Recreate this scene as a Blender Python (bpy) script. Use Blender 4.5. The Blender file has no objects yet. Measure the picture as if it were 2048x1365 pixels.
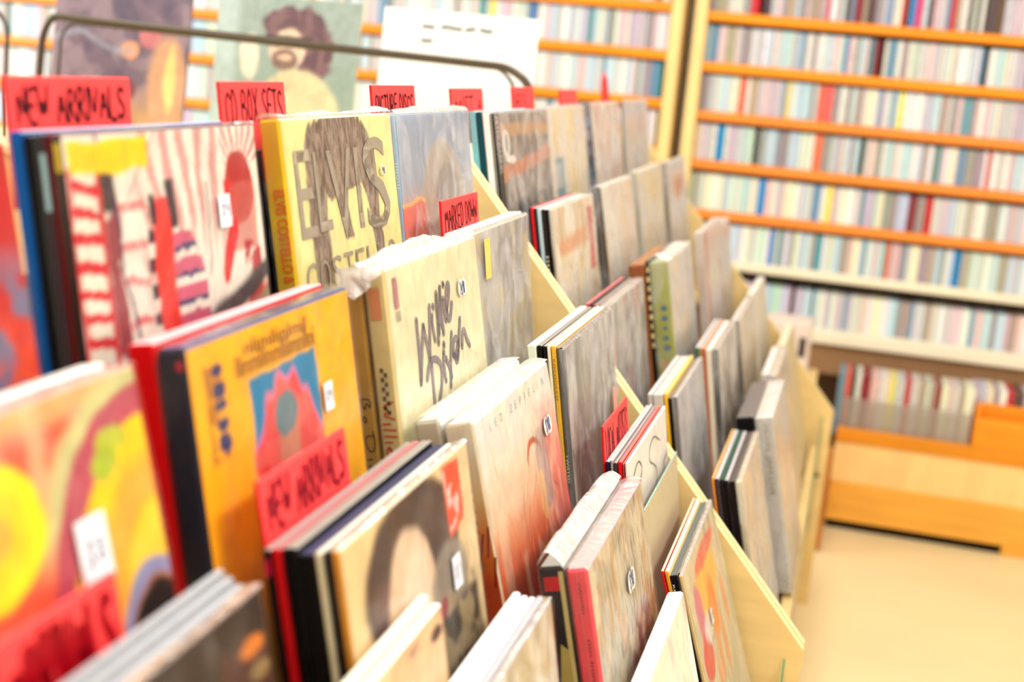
import bpy, math, random
import numpy as np
from mathutils import Matrix, Vector, noise
random.seed(7); rng = np.random.default_rng(11)
SC = bpy.context.scene; COL = SC.collection

# ---------------------------------------------------------------- camera, light, exposure
# world: +X = outwards from the rack (to the customer), +Y = along the rack, Z up; record tops of the top tier at z = 0
YAW, PITCH, ROLL = 0.2290, 0.1985, 0.0914
cy_, sy_, cp_, sp_, cr_, sr_ = (math.cos(YAW), math.sin(YAW), math.cos(PITCH), math.sin(PITCH), math.cos(ROLL), math.sin(ROLL))
fwd = Vector((-sy_*cp_, cy_*cp_, -sp_)); rgt = Vector((cy_, sy_, 0)); upv = rgt.cross(fwd)
r2 = cr_*rgt + sr_*upv; u2 = -sr_*rgt + cr_*upv
cam_d = bpy.data.cameras.new('camera'); cam = bpy.data.objects.new('camera', cam_d); COL.objects.link(cam)
m = Matrix.Identity(4)
for i in range(3):
    m[i][0] = r2[i]; m[i][1] = u2[i]; m[i][2] = -fwd[i]
m[0][3], m[1][3], m[2][3] = 0.5393, -1.9658, 0.0815
cam.matrix_world = m
cam_d.sensor_width = 36; cam_d.lens = 50.0; cam_d.clip_start = 0.05
cam_d.dof.use_dof = True; cam_d.dof.focus_distance = 1.62; cam_d.dof.aperture_fstop = 3.3
SC.camera = cam
SC.view_settings.view_transform = 'Standard'; SC.view_settings.look = 'None'
SC.view_settings.gamma = 1.0; SC.view_settings.exposure = 0.76
w = bpy.data.worlds.new('world'); SC.world = w; w.use_nodes = True
w.node_tree.nodes['Background'].inputs[0].default_value = (1, 1, 1, 1)
w.node_tree.nodes['Background'].inputs[1].default_value = 0.6
FLOOR = -1.21; CEIL = 1.55
def area_lamp(name, loc, rot, sx, sy, power, color):
    d = bpy.data.lights.new(name, 'AREA'); d.shape = 'RECTANGLE'; d.size = sx; d.size_y = sy; d.energy = power; d.color = color
    o = bpy.data.objects.new(name, d); COL.objects.link(o); o.location = loc; o.rotation_euler = rot
    return o
LAMPS = [(0.3, -1.3, 13), (0.3, 0.7, 11), (1.7, -0.9, 23), (-1.7, 0.1, 11), (-1.7, -1.8, 11)]
for (lx, ly, lp_) in LAMPS:
    area_lamp('ceiling_lamp', (lx, ly, CEIL-0.075), (0, 0, 0), 0.55, 1.15, lp_, (1.0, 0.98, 0.945))
area_lamp('shelf_lamp', (1.0, 1.35, CEIL-0.075), (math.radians(24), 0, 0), 1.6, 0.3, 3.5, (1.0, 0.97, 0.93))
area_lamp('window_daylight', (-3.35, 0.6, 0.45), (0, math.radians(-90), 0), 1.5, 1.9, 42, (0.78, 0.9, 1.0))

# ---------------------------------------------------------------- helpers
def s2l(c):
    c = np.asarray(c, float)/255.0
    return np.where(c <= 0.04045, c/12.92, ((c+0.055)/1.055)**2.4)
def L(c): r = s2l(c); return (float(r[0]), float(r[1]), float(r[2]), 1.0)
_mats = {}
def mat(name, col, rough=0.5, var=0.0, scale=30.0, bump=0.0, metal=0.0, stretch=(1, 1, 1), coat=0.0, spec=0.3):
    if name in _mats: return _mats[name]
    M = bpy.data.materials.new(name); M.use_nodes = True; nt = M.node_tree; b = nt.nodes['Principled BSDF']
    b.inputs['Roughness'].default_value = rough; b.inputs['Metallic'].default_value = metal
    b.inputs['Coat Weight'].default_value = coat; b.inputs['Specular IOR Level'].default_value = spec
    tc = nt.nodes.new('ShaderNodeTexCoord'); mp = nt.nodes.new('ShaderNodeMapping'); mp.inputs['Scale'].default_value = stretch
    nz = nt.nodes.new('ShaderNodeTexNoise'); nz.inputs['Scale'].default_value = scale; nz.inputs['Detail'].default_value = 4
    nt.links.new(tc.outputs['Object'], mp.inputs[0]); nt.links.new(mp.outputs[0], nz.inputs['Vector'])
    cr = nt.nodes.new('ShaderNodeValToRGB'); c = np.array(L(col)[:3])
    cr.color_ramp.elements[0].position = 0.3; cr.color_ramp.elements[1].position = 0.7
    cr.color_ramp.elements[0].color = (*np.clip(c*(1-var), 0, 1), 1); cr.color_ramp.elements[1].color = (*np.clip(c*(1+var*0.6), 0, 1), 1)
    nt.links.new(nz.outputs['Fac'], cr.inputs[0]); nt.links.new(cr.outputs[0], b.inputs['Base Color'])
    if bump:
        bp = nt.nodes.new('ShaderNodeBump'); bp.inputs['Strength'].default_value = bump; bp.inputs['Distance'].default_value = 0.002
        nt.links.new(nz.outputs['Fac'], bp.inputs['Height']); nt.links.new(bp.outputs[0], b.inputs['Normal'])
    _mats[name] = M; return M
def card(col, rough=0.45):
    return mat('card_%d_%d_%d' % tuple(int(x) for x in col), col, rough, 0.06, 60, spec=0.14)
def vcol_mat(name, rough=0.4):
    if name in _mats: return _mats[name]
    M = bpy.data.materials.new(name); M.use_nodes = True; nt = M.node_tree; b = nt.nodes['Principled BSDF']
    a = nt.nodes.new('ShaderNodeVertexColor'); a.layer_name = 'Col'; nt.links.new(a.outputs[0], b.inputs['Base Color'])
    b.inputs['Roughness'].default_value = rough; b.inputs['Specular IOR Level'].default_value = 0.3; _mats[name] = M; return M
PRINT = vcol_mat('printed_cover')
def bag_mat(name, milky, gloss=0.16, scale=22, rough=0.18, tint=(1, 1, 1), streak=0.5):
    if name in _mats: return _mats[name]
    M = bpy.data.materials.new(name); M.use_nodes = True; nt = M.node_tree; nt.nodes.clear()
    out = nt.nodes.new('ShaderNodeOutputMaterial'); tr = nt.nodes.new('ShaderNodeBsdfTransparent')
    df = nt.nodes.new('ShaderNodeBsdfDiffuse'); df.inputs[0].default_value = (*[0.86*t for t in tint], 1)
    gl = nt.nodes.new('ShaderNodeBsdfGlossy'); gl.inputs['Roughness'].default_value = rough; gl.inputs[0].default_value = (1, 1, 1, 1)
    tc = nt.nodes.new('ShaderNodeTexCoord'); mp = nt.nodes.new('ShaderNodeMapping'); mp.inputs['Scale'].default_value = (1, 1, 0.55)
    nz = nt.nodes.new('ShaderNodeTexNoise'); nz.inputs['Scale'].default_value = scale; nz.inputs['Detail'].default_value = 6; nz.inputs['Distortion'].default_value = 2.2
    nt.links.new(tc.outputs['Object'], mp.inputs[0]); nt.links.new(mp.outputs[0], nz.inputs['Vector'])
    bp = nt.nodes.new('ShaderNodeBump'); bp.inputs['Strength'].default_value = 0.9; bp.inputs['Distance'].default_value = 0.006
    nt.links.new(nz.outputs['Fac'], bp.inputs['Height']); nt.links.new(bp.outputs[0], gl.inputs['Normal'])
    mr = nt.nodes.new('ShaderNodeMapRange'); mr.inputs['From Min'].default_value = 0.45; mr.inputs['From Max'].default_value = 0.72
    mr.inputs['To Min'].default_value = milky; mr.inputs['To Max'].default_value = min(1, milky+streak*0.6)  # streaks paint white glints of the folds over the film's own milkiness
    nt.links.new(nz.outputs['Fac'], mr.inputs[0])
    m1 = nt.nodes.new('ShaderNodeMixShader'); nt.links.new(mr.outputs[0], m1.inputs[0]); nt.links.new(tr.outputs[0], m1.inputs[1]); nt.links.new(df.outputs[0], m1.inputs[2])
    fr = nt.nodes.new('ShaderNodeFresnel'); fr.inputs[0].default_value = 1.4; nt.links.new(bp.outputs[0], fr.inputs['Normal'])
    ad = nt.nodes.new('ShaderNodeMath'); ad.operation = 'MULTIPLY_ADD'; ad.inputs[1].default_value = 0.55; ad.inputs[2].default_value = gloss*0.12
    nt.links.new(fr.outputs[0], ad.inputs[0])
    m2 = nt.nodes.new('ShaderNodeMixShader'); nt.links.new(ad.outputs[0], m2.inputs[0]); nt.links.new(m1.outputs[0], m2.inputs[1]); nt.links.new(gl.outputs[0], m2.inputs[2])
    nt.links.new(m2.outputs[0], out.inputs[0]); _mats[name] = M; return M
BAG_THIN = bag_mat('poly_bag_clear', 0.012, 0.04, 14, streak=0.08)
BAG_MILK = bag_mat('poly_bag_milky', 0.15, 0.45, 15, streak=0.62, tint=(.97, .97, 1.03))
BAG_WRAP = bag_mat('shrink_wrap', 0.012, 0.10, 12, streak=0.08)
BAG_SOFT = bag_mat('poly_bag_soft', 0.08, 0.35, 13, streak=0.55, tint=(1, 1, 1.02))
WRAP_TOP = bag_mat('crumpled_wrap', 0.55, 0.3, 40, streak=0.6)

def mesh_obj(name, verts, faces, mats, parent=None, fmat=None, smooth=False):
    me = bpy.data.meshes.new(name); me.from_pydata([tuple(v) for v in verts], [], faces)
    for mm in (mats if isinstance(mats, (list, tuple)) else [mats]): me.materials.append(mm)
    if fmat is not None: me.polygons.foreach_set('material_index', np.array(fmat, dtype=np.int32))
    if smooth: me.polygons.foreach_set('use_smooth', [True]*len(me.polygons))
    me.update()
    o = bpy.data.objects.new(name, me); COL.objects.link(o)
    if parent: o.parent = parent
    return o
def empty(name, loc=(0, 0, 0), rot=(0, 0, 0)):
    o = bpy.data.objects.new(name, None); COL.objects.link(o); o.location = loc; o.rotation_euler = rot; o.empty_display_size = 0.02
    return o
def tag(o, label=None, cat=None, group=None, kind=None):
    if label: o['label'] = label
    if cat: o['category'] = cat
    if group: o['group'] = group
    if kind: o['kind'] = kind
    return o
class MB:
    def __init__(s): s.v = []; s.f = []; s.m = []
    def box(s, a, b, mi=0, bev=0.0):
        x0, y0, z0 = a; x1, y1, z1 = b
        if bev <= 0:
            n = len(s.v); s.v += [(x0, y0, z0), (x1, y0, z0), (x1, y1, z0), (x0, y1, z0), (x0, y0, z1), (x1, y0, z1), (x1, y1, z1), (x0, y1, z1)]
            s.f += [tuple(n+i for i in q) for q in ((0, 3, 2, 1), (4, 5, 6, 7), (0, 1, 5, 4), (1, 2, 6, 5), (2, 3, 7, 6), (3, 0, 4, 7))]; s.m += [mi]*6
            return s
        # bevelled box: 24 vertices, chamfered edges
        e = bev; n = len(s.v); idx = {}
        for ix, X in enumerate((x0, x1)):
            for iy, Y in enumerate((y0, y1)):
                for iz, Z in enumerate((z0, z1)):
                    sx, sy, sz = (1-2*ix)*e, (1-2*iy)*e, (1-2*iz)*e
                    for ax, p in enumerate(((X, Y+sy, Z+sz), (X+sx, Y, Z+sz), (X+sx, Y+sy, Z))):
                        idx[(ix, iy, iz, ax)] = len(s.v); s.v.append(p)
        g = lambda *k: idx[k]
        F = []
        for i in (0, 1):
            q = [g(i, 0, 0, 0), g(i, 1, 0, 0), g(i, 1, 1, 0), g(i, 0, 1, 0)]; F.append(q if i else q[::-1])
            q = [g(0, i, 0, 1), g(1, i, 0, 1), g(1, i, 1, 1), g(0, i, 1, 1)]; F.append(q[::-1] if i else q)
            q = [g(0, 0, i, 2), g(1, 0, i, 2), g(1, 1, i, 2), g(0, 1, i, 2)]; F.append(q if i else q[::-1])
        for a_ in (0, 1):
            for b_ in (0, 1):
                F.append([g(a_, b_, 0, 0), g(a_, b_, 1, 0), g(a_, b_, 1, 1), g(a_, b_, 0, 1)])
                F.append([g(a_, 0, b_, 0), g(a_, 1, b_, 0), g(a_, 1, b_, 2), g(a_, 0, b_, 2)])
                F.append([g(0, a_, b_, 1), g(1, a_, b_, 1), g(1, a_, b_, 2), g(0, a_, b_, 2)])
                for c_ in (0, 1): F.append([g(a_, b_, c_, 0), g(a_, b_, c_, 1), g(a_, b_, c_, 2)])
        s.f += [tuple(q) for q in F]; s.m += [mi]*len(F); return s
    def prism(s, pts, y0, y1, mi=0, mi_edge=None):   # pts in (x,z), extruded along y
        n = len(s.v); k = len(pts)
        s.v += [(p[0], y0, p[1]) for p in pts]+[(p[0], y1, p[1]) for p in pts]
        s.f += [tuple(n+i for i in range(k)), tuple(n+k+i for i in reversed(range(k)))]; s.m += [mi, mi]
        for i in range(k):
            j = (i+1) % k; s.f.append((n+i, n+k+i, n+k+j, n+j)); s.m.append(mi if mi_edge is None else mi_edge)
        return s
    def obj(s, name, mats, parent=None, recalc=True):
        o = mesh_obj(name, s.v, s.f, mats, parent, s.m)
        if recalc:
            import bmesh
            bm = bmesh.new(); bm.from_mesh(o.data); bmesh.ops.recalc_face_normals(bm, faces=bm.faces); bm.to_mesh(o.data); bm.free()
        return o
def tube(name, pts, r, m_, parent=None, seg=10, bend=3):
    # smooth polyline tube with caps
    P = [Vector(p) for p in pts]; Q = []
    for i, p in enumerate(P):
        if 0 < i < len(P)-1:
            a = (P[i-1]-p); b = (P[i+1]-p); d = min(a.length, b.length)*0.45; d = min(d, 0.03)
            A = p+a.normalized()*d; B = p+b.normalized()*d
            for t in np.linspace(0, 1, bend+3): Q.append(A*(1-t)**2+p*2*t*(1-t)+B*t*t)
        else: Q.append(p)
    V = []; F = []; up = Vector((0, 0, 1))
    prev = None
    for i, p in enumerate(Q):
        d = (Q[min(i+1, len(Q)-1)]-Q[max(i-1, 0)]).normalized()
        if prev is None: n1 = d.orthogonal().normalized()
        else: n1 = (prev-d*prev.dot(d)).normalized()
        prev = n1; n2 = d.cross(n1)
        for k in range(seg):
            t = 2*math.pi*k/seg; V.append(p+n1*math.cos(t)*r+n2*math.sin(t)*r)
    for i in range(len(Q)-1):
        for k in range(seg):
            F.append((i*seg+k, i*seg+(k+1) % seg, (i+1)*seg+(k+1) % seg, (i+1)*seg+k))
    F.append(tuple(range(seg))[::-1]); F.append(tuple((len(Q)-1)*seg+k for k in range(seg)))
    return mesh_obj(name, V, F, m_, parent, smooth=True)

# ---- flat lettering: marker strokes and printed type, laid in a 2-D plane and mapped to the surface
def ribbon(polys, width, z=0.0):
    V = []; F = []
    for pl in polys:
        wd = width
        if isinstance(pl, tuple) and isinstance(pl[1], float): pl, wd = pl
        P = [np.array(p, float) for p in pl]
        if len(P) > 2:     # smooth once (Chaikin)
            for _ in range(2):
                Q = [P[0]]
                for a, b in zip(P[:-1], P[1:]): Q += [a*0.75+b*0.25, a*0.25+b*0.75]
                Q.append(P[-1]); P = Q
        h = wd/2; left = []; right = []
        for i, p in enumerate(P):
            d = P[min(i+1, len(P)-1)]-P[max(i-1, 0)]; l = np.linalg.norm(d); d = d/l if l > 0 else np.array([1., 0.])
            nrm = np.array([-d[1], d[0]]); left.append(p+nrm*h); right.append(p-nrm*h)
        n = len(V); k = len(P); V += [(*q, z) for q in left]+[(*q, z) for q in right]
        F += [(n+i, n+k+i, n+k+i+1, n+i+1) for i in range(k-1)]
        for c in (P[0], P[-1]):
            n = len(V); V += [(c[0]+h*math.cos(t), c[1]+h*math.sin(t), z) for t in np.linspace(0, 2*math.pi, 9)[:-1]]; F.append(tuple(range(n, n+8)))
    return V, F
GL = {'A': [[(0, 0), (.45, 1), (.9, 0)], [(.2, .4), (.7, .4)]], 'B': [[(0, 0), (0, 1), (.6, .95), (.7, .75), (.5, .55), (0, .52)], [(0, .52), (.7, .45), (.8, .2), (.5, 0), (0, 0)]],
 'C': [[(.8, .85), (.5, 1), (.1, .8), (0, .5), (.1, .15), (.5, 0), (.8, .15)]], 'D': [[(0, 0), (0, 1), (.5, .95), (.8, .6), (.75, .25), (.45, 0), (0, 0)]],
 'E': [[(.75, 1), (0, 1), (0, 0), (.75, 0)], [(0, .52), (.6, .52)]], 'I': [[(.1, 1), (.1, 0)]], 'K': [[(0, 0), (0, 1)], [(.75, 1), (0, .5), (.8, 0)]],
 'L': [[(0, 1), (0, 0), (.7, 0)]], 'M': [[(0, 0), (.1, 1), (.5, .35), (.9, 1), (1, 0)]], 'N': [[(0, 0), (0, 1), (.75, 0), (.75, 1)]],
 'O': [[(.4, 1), (.05, .75), (.05, .25), (.4, 0), (.75, .25), (.75, .75), (.4, 1)]], 'P': [[(0, 0), (0, 1), (.6, .98), (.75, .75), (.55, .5), (0, .48)]],
 'R': [[(0, 0), (0, 1), (.6, .98), (.7, .75), (.5, .52), (0, .5)], [(.25, .5), (.8, 0)]], 'S': [[(.75, .88), (.45, 1), (.1, .85), (.15, .6), (.65, .42), (.75, .18), (.4, 0), (0, .1)]],
 'T': [[(0, 1), (.8, 1)], [(.4, 1), (.4, 0)]], 'U': [[(0, 1), (0, .25), (.35, 0), (.7, .25), (.7, 1)]], 'V': [[(0, 1), (.4, 0), (.8, 1)]],
 'W': [[(0, 1), (.25, 0), (.5, .7), (.75, 0), (1, 1)]], 'X': [[(0, 1), (.8, 0)], [(.8, 1), (0, 0)]], 'G': [[(.8, .85), (.4, 1), (0, .6), (.1, .1), (.5, 0), (.8, .15), (.8, .45), (.5, .45)]],
 'Y': [[(0, 1), (.4, .5), (.8, 1)], [(.4, .5), (.4, 0)]], 'H': [[(0, 1), (0, 0)], [(.7, 1), (.7, 0)], [(0, .5), (.7, .5)]], 'Z': [[(0, 1), (.75, 1), (0, 0), (.75, 0)]],
 '$': [[(.7, .8), (.35, .95), (.1, .75), (.6, .35), (.4, .1), (.05, .2)], [(.35, 1.1), (.35, -.1)]], '9': [[(.6, .6), (.3, .5), (.1, .75), (.35, 1), (.6, .8), (.6, 0)]], '2': [[(0, .8), (.3, 1), (.6, .75), (0, 0), (.65, 0)]], '1': [[(.2, 1), (.2, 0)]], '8': [[(.35, .5), (.1, .75), (.35, 1), (.6, .75), (.35, .5), (.05, .25), (.35, 0), (.65, .25), (.35, .5)]],
 '5': [[(.6, 1), (.1, 1), (.1, .6), (.6, .5), (.55, .1), (.1, 0)]], '0': [[(.3, 1), (0, .5), (.3, 0), (.6, .5), (.3, 1)]], '.': [[(.1, 0), (.12, .04)]],
 '4': [[(.45, 0), (.45, 1), (0, .35), (.65, .35)]], '7': [[(0, 1), (.6, 1), (.2, 0)]], '6': [[(.5, 1), (.1, .6), (.1, .1), (.5, .05), (.55, .4), (.1, .4)]], '3': [[(0, .95), (.5, .9), (.2, .55), (.6, .3), (.3, 0), (0, .1)]], 'F': [[(.7, 1), (0, 1), (0, 0)], [(0, .52), (.55, .52)]]}
def marker(text, hgt, width, stroke, jit=0.03):
    """hand-lettered capitals fitted into width x hgt, origin at the lower left"""
    P = []; x = 0.0; R = random.Random(text)
    for ch in text:
        if ch == ' ': x += .7; continue
        wch = max(max(p[0] for p in st) for st in GL[ch]); dy = R.uniform(-jit, jit)*2
        for st in GL[ch]: P.append([(x+p[0]+R.uniform(-jit, jit), p[1]+dy+R.uniform(-jit, jit)) for p in st])
        x += wch+.28
    x -= .28
    P = [[(p[0]/x*width, p[1]*hgt) for p in st] for st in P]
    return ribbon(P, stroke)
def printed(text, hgt, width=None, spacing=1.0, bold=0.0):
    cu = bpy.data.curves.new('type', 'FONT'); cu.body = text; cu.size = 1; cu.space_character = spacing; cu.offset = bold; cu.resolution_u = 3
    o = bpy.data.objects.new('type', cu); COL.objects.link(o); bpy.context.view_layer.update()
    me = bpy.data.meshes.new_from_object(o.evaluated_get(bpy.context.evaluated_depsgraph_get()))
    V = np.array([v.co[:] for v in me.vertices]); F = [tuple(p.vertices) for p in me.polygons]
    bpy.data.objects.remove(o); bpy.data.curves.remove(cu); bpy.data.meshes.remove(me)
    V -= V.min(axis=0); mx = V.max(axis=0); V[:, 1] *= hgt/mx[1]; V[:, 0] *= (width/mx[0]) if width else hgt/mx[1]; V[:, 2] = 0
    return [tuple(v) for v in V], F
def on_cover(VF, rec, u, v, lift=0.0007):       # u,v: lower-left anchor as fractions of the cover
    V, F = VF; t, wd, h = rec['t'], rec['w'], rec['h']
    return [(t/2+lift, -wd/2+u*wd+p[0], v*h+p[1]) for p in V], F
def on_spine(VF, rec, s, v, lift=0.0006):       # text runs down the spine; s = offset from back edge, v = top end
    V, F = VF; t, wd, h = rec['t'], rec['w'], rec['h']
    return [(-t/2+s+p[1], -wd/2-lift, v*h-p[0]) for p in V], F
def on_spine_flat(VF, rec, s, v, lift=0.0006):
    V, F = VF; t, wd, h = rec['t'], rec['w'], rec['h']
    return [(-t/2+s+p[0], -wd/2-lift, v*h+p[1]) for p in V], F

# ---- painted cover art: colour functions over u (left-right), v (bottom-top)
def fbm(U, V, s, seed=0, octv=3):
    R = np.random.default_rng(seed); out = np.zeros_like(U); a = 1.0; tot = 0
    for o in range(octv):
        g = R.random((40, 40)); x = U*s*(2**o) % 39; y = V*s*(2**o) % 39
        xi = x.astype(int); yi = y.astype(int); fx = x-xi; fy = y-yi; fx = fx*fx*(3-2*fx); fy = fy*fy*(3-2*fy)
        q = g[yi, xi]*(1-fx)*(1-fy)+g[yi, (xi+1) % 40]*fx*(1-fy)+g[(yi+1) % 40, xi]*(1-fx)*fy+g[(yi+1) % 40, (xi+1) % 40]*fx*fy
        out += q*a; tot += a; a *= .5
    return out/tot
def lay(base, mask, col):
    c = s2l(col); m_ = np.clip(mask, 0, 1)[..., None]; return base*(1-m_)+c*m_
def flat(U, col): return np.ones(U.shape+(3,))*s2l(col)
def sm(x, e=0.01): return np.clip(x/e+0.5, 0, 1)
def rectm(U, V, u0, v0, u1, v1, e=0.008): return sm(U-u0, e)*sm(u1-U, e)*sm(V-v0, e)*sm(v1-V, e)
def ell(U, V, u, v, ru, rv, e=0.06): return sm(1-np.sqrt(((U-u)/ru)**2+((V-v)/rv)**2), e)
def art_haze(cols, seed=1, s=5, streak=True):
    def f(U, V):
        n1 = fbm(U*(2.2 if streak else 1), V*0.9, s, seed); b = flat(U, cols[0])
        for i, c in enumerate(cols[1:]):
            n = fbm(U*1.7, V, s*(1+.4*i), seed*7+i+3); b = lay(b, sm(n-0.52-0.03*i, 0.12), c)
        return lay(b, sm(n1-.62, .1)*.5, (235, 232, 228))
    return f
def art_fan(U, V):       # cream, red and black collage: ray fan, towers, yellow title band
    b = flat(U, (228, 220, 208))
    th = np.arctan2(V-0.30, U-0.62); r = np.hypot(V-0.3, U-0.62)
    rays = (np.sin(th*46) > 0.15)*(r > .22)
    b = lay(b, rays*sm(r-.42, .15)*.65*sm(U-.3, .05)*sm(.78-U, .04), (200, 100, 104))
    t2 = np.arctan2(V-.84, U-.87); b = lay(b, ((np.sin(t2*26) > .2)*sm(U-.78, .02)*sm(V-.9, .02))*.7, (190, 60, 66))
    b = lay(b, sm(.004-np.abs((U-.37)-(V-.9)*1.1+.06), .006)*(V > .72)*.8, (120, 80, 84))
    # left columns of stacked blocks
    blk = (((V*17+U*3) % 1) > .42)
    L1 = rectm(U, V, 0, .3, .14, .93); b = lay(b, L1, (205, 20, 40)); b = lay(b, L1*blk*sm(U-.015)*sm(.12-U), (222, 222, 205))
    b = lay(b, rectm(U, V, .14, .3, .2, .92)*sm(fbm(U, V, 22, 4)-.4, .1), (150, 60, 70)); b = lay(b, rectm(U, V, .14, .82, .2, .93), (60, 50, 40))
    L2 = rectm(U, V, .2, .3, .33, .86); b = lay(b, L2*(((V*11) % 1) < .22), (215, 120, 120)); b = lay(b, L2*.5*(((U*60) % 1) < .3), (235, 232, 225))
    b = lay(b, sm(.006-np.abs(U-(.16+(.95-V)*.18)), .004)*(V > .3), (90, 50, 90))
    # red tower and striped dome
    b = lay(b, rectm(U, V, .33, .4, .37, .8)*(((V*15) % 1) < .5), (50, 25, 50))
    b = lay(b, rectm(U, V, .36, .42, .46, .84)*sm(.9-(np.abs(U-.40)*.8+V), .02), (228, 52, 45))
    b = lay(b, rectm(U, V, .45, .76, .49, .88), (45, 30, 45)); b = lay(b, rectm(U, V, .35, .78, .38, .85), (45, 30, 45))
    D = ell(U, V, .5, .5, .13, .27); b = lay(b, D*(U > .46)*(((V*14) % 1) < .5), (200, 90, 120)); b = lay(b, D*(U > .46)*(((V*14) % 1) > .8), (70, 60, 110))
    # red arch, sticker side and figure
    b = lay(b, ell(U, V, .87, .83, .09, .1)*(V > .7), (180, 40, 42)); b = lay(b, sm(.004-np.abs(U-.66-.1*(V-.7)), .004)*(V < .86)*(V > .62), (120, 90, 96)); b = lay(b, rectm(U, V, .77, .78, .84, .86), (205, 10, 25))
    b = lay(b, rectm(U, V, .8, .66, .96, .84)*.7, (200, 90, 80))
    b = lay(b, ell(U, V, .78+(V-.67)*.5, .67, .035, .09), (215, 25, 40)); b = lay(b, rectm(U, V, .86, .5, .97, .68)*sm(fbm(U, V, 16, 9)-.42, .1), (180, 35, 50))
    b = lay(b, sm(.03-np.abs(V-(.45+(U-.5)*.28)), .02)*(U > .4), (60, 50, 60)); b = lay(b, sm((.41+(U-.5)*.28)-V, .03)*(U > .3), (205, 60, 60))
    b = lay(b, sm((.38+(U-.5)*.2)-V, .03)*sm(fbm(U, V, 9, 5)-.5, .08), (232, 222, 208))
    b = lay(b, sm((.46+(U-.72)*.3)-V, .03)*(U > .74)*sm(fbm(U, V, 18, 15)-.45, .1), (150, 135, 110))
    b = lay(b, rectm(U, V, .012, .915+.0, .37, .99), (243, 205, 10)); b = lay(b, rectm(U, V, .03, .93, .36, .975)*(((U*42) % 1) > .72)*.5, (170, 130, 10))
    return b
def art_elvis(U, V):     # pale yellow with a brown mop of hair silhouette
    b = flat(U, (238, 226, 160)); jag = fbm(U*3, V*.3, 30, 3)*.05
    hair = sm(1-np.hypot((U-.47)/.335, (V-.80)/.25)-jag*2, .03)*sm(V-.79+.5*np.abs(U-.5)*0, .01)
    hair = np.maximum(hair, ell(U, V, .46, .9, .30, .14, .04)*sm(1.02-jag-V, .01))
    hair = np.maximum(hair, rectm(U, V, .2, .72, .76, .93, .02)*sm(V-.70-jag-.10*np.abs(np.sin(U*9)), .01))
    hair = np.maximum(hair, rectm(U, V, .15, .47, .30, .8, .02)*sm(.30-U-.10*np.abs(V-.6)+jag, .01))
    hair = np.maximum(hair, sm(.035-np.abs(U-(.44+(.78-V)*.25)), .01)*rectm(U, V, .3, .6, .6, .8))
    hair = np.maximum(hair, rectm(U, V, .66, .47, .86, .9, .02)*sm(.045+.12*(V-.6)-np.abs(U-.74-(.72-V)*.12), .01))
    st = fbm(U*6, V*.8, 28, 8)
    b = lay(b, hair, (128, 108, 92)); b = lay(b, hair*sm(st-.55, .1)*.8, (170, 150, 135)); b = lay(b, hair*sm(.42-st, .1)*.7, (88, 70, 58))
    b = lay(b, sm(U-.0, .01)*sm(.03-U, .02)*.4, (222, 196, 80))
    return b
def art_sunset(U, V):    # blue sky, pale arch, orange ground
    b = flat(U, (120, 150, 185)); b = lay(b, sm(.85-V, .5), (165, 175, 190)); b = lay(b, sm(.68-V, .12)*.8, (215, 175, 150))
    b = lay(b, sm(fbm(U, V, 5, 2)-.55, .15)*.5, (195, 205, 215))
    a = ell(U, V, .55, .62, .3, .27); b = lay(b, a*.8, (185, 165, 135)); b = lay(b, ell(U, V, .62, .56, .2, .24), (150, 140, 130))
    b = lay(b, sm(.66-V, .01)*(U < .3), (238, 100, 40)); b = lay(b, sm(.672-V, .006)*sm(V-.655, .004)*(U < .3), (250, 200, 60))
    b = lay(b, ell(U, V, .4, .58, .1, .1)*.7, (205, 170, 140)); return b
def art_orange(U, V):    # orange-yellow cover, blue and red painted panel
    b = flat(U, (252, 180, 5)); n = fbm(U, V, 12, 6)
    P = rectm(U, V, .29, .35, .72, .875); b = lay(b, P, (12, 130, 178))
    env = .80+.055*np.cos((U-.5)*11)-.9*np.maximum(0, np.abs(U-.5)-.13)+.015*np.sin(U*70)
    b = lay(b, P*sm(env-V, .01), (222, 72, 72)); b = lay(b, P*sm(env-V, .01)*sm(.016-(env-V), .008), (205, 130, 190))
    b = lay(b, P*sm(env-V, .01)*sm(n-.55, .1)*.5, (235, 120, 105)); b = lay(b, P*rectm(U, V, .28, .35, .36, .66)*.8, (228, 30, 25))
    F_ = ell(U, V, .50, .68, .065, .1); b = lay(b, F_*P, (205, 135, 110)); b = lay(b, ell(U, V, .49, .755, .07, .055)*P, (105, 130, 140))
    b = lay(b, rectm(U, V, .44, .35, .58, .6)*sm(n-.4, .1)*.7, (200, 150, 110))
    T = rectm(U, V, .07, .72, .155, .95); b = lay(b, T*.9*sm(fbm(U, V, 30, 7)-.35, .1), (190, 120, 15))
    for vv, rr in ((.935, .012), (.885, .016), (.85, .01), (.80, .014), (.755, .018)):
        b = lay(b, ell(U, V, .135, vv, .03, rr*1.3), (22, 40, 105))
    b = lay(b, T*sm(.006-np.abs(U-.073), .003), (70, 45, 30))
    return b
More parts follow.
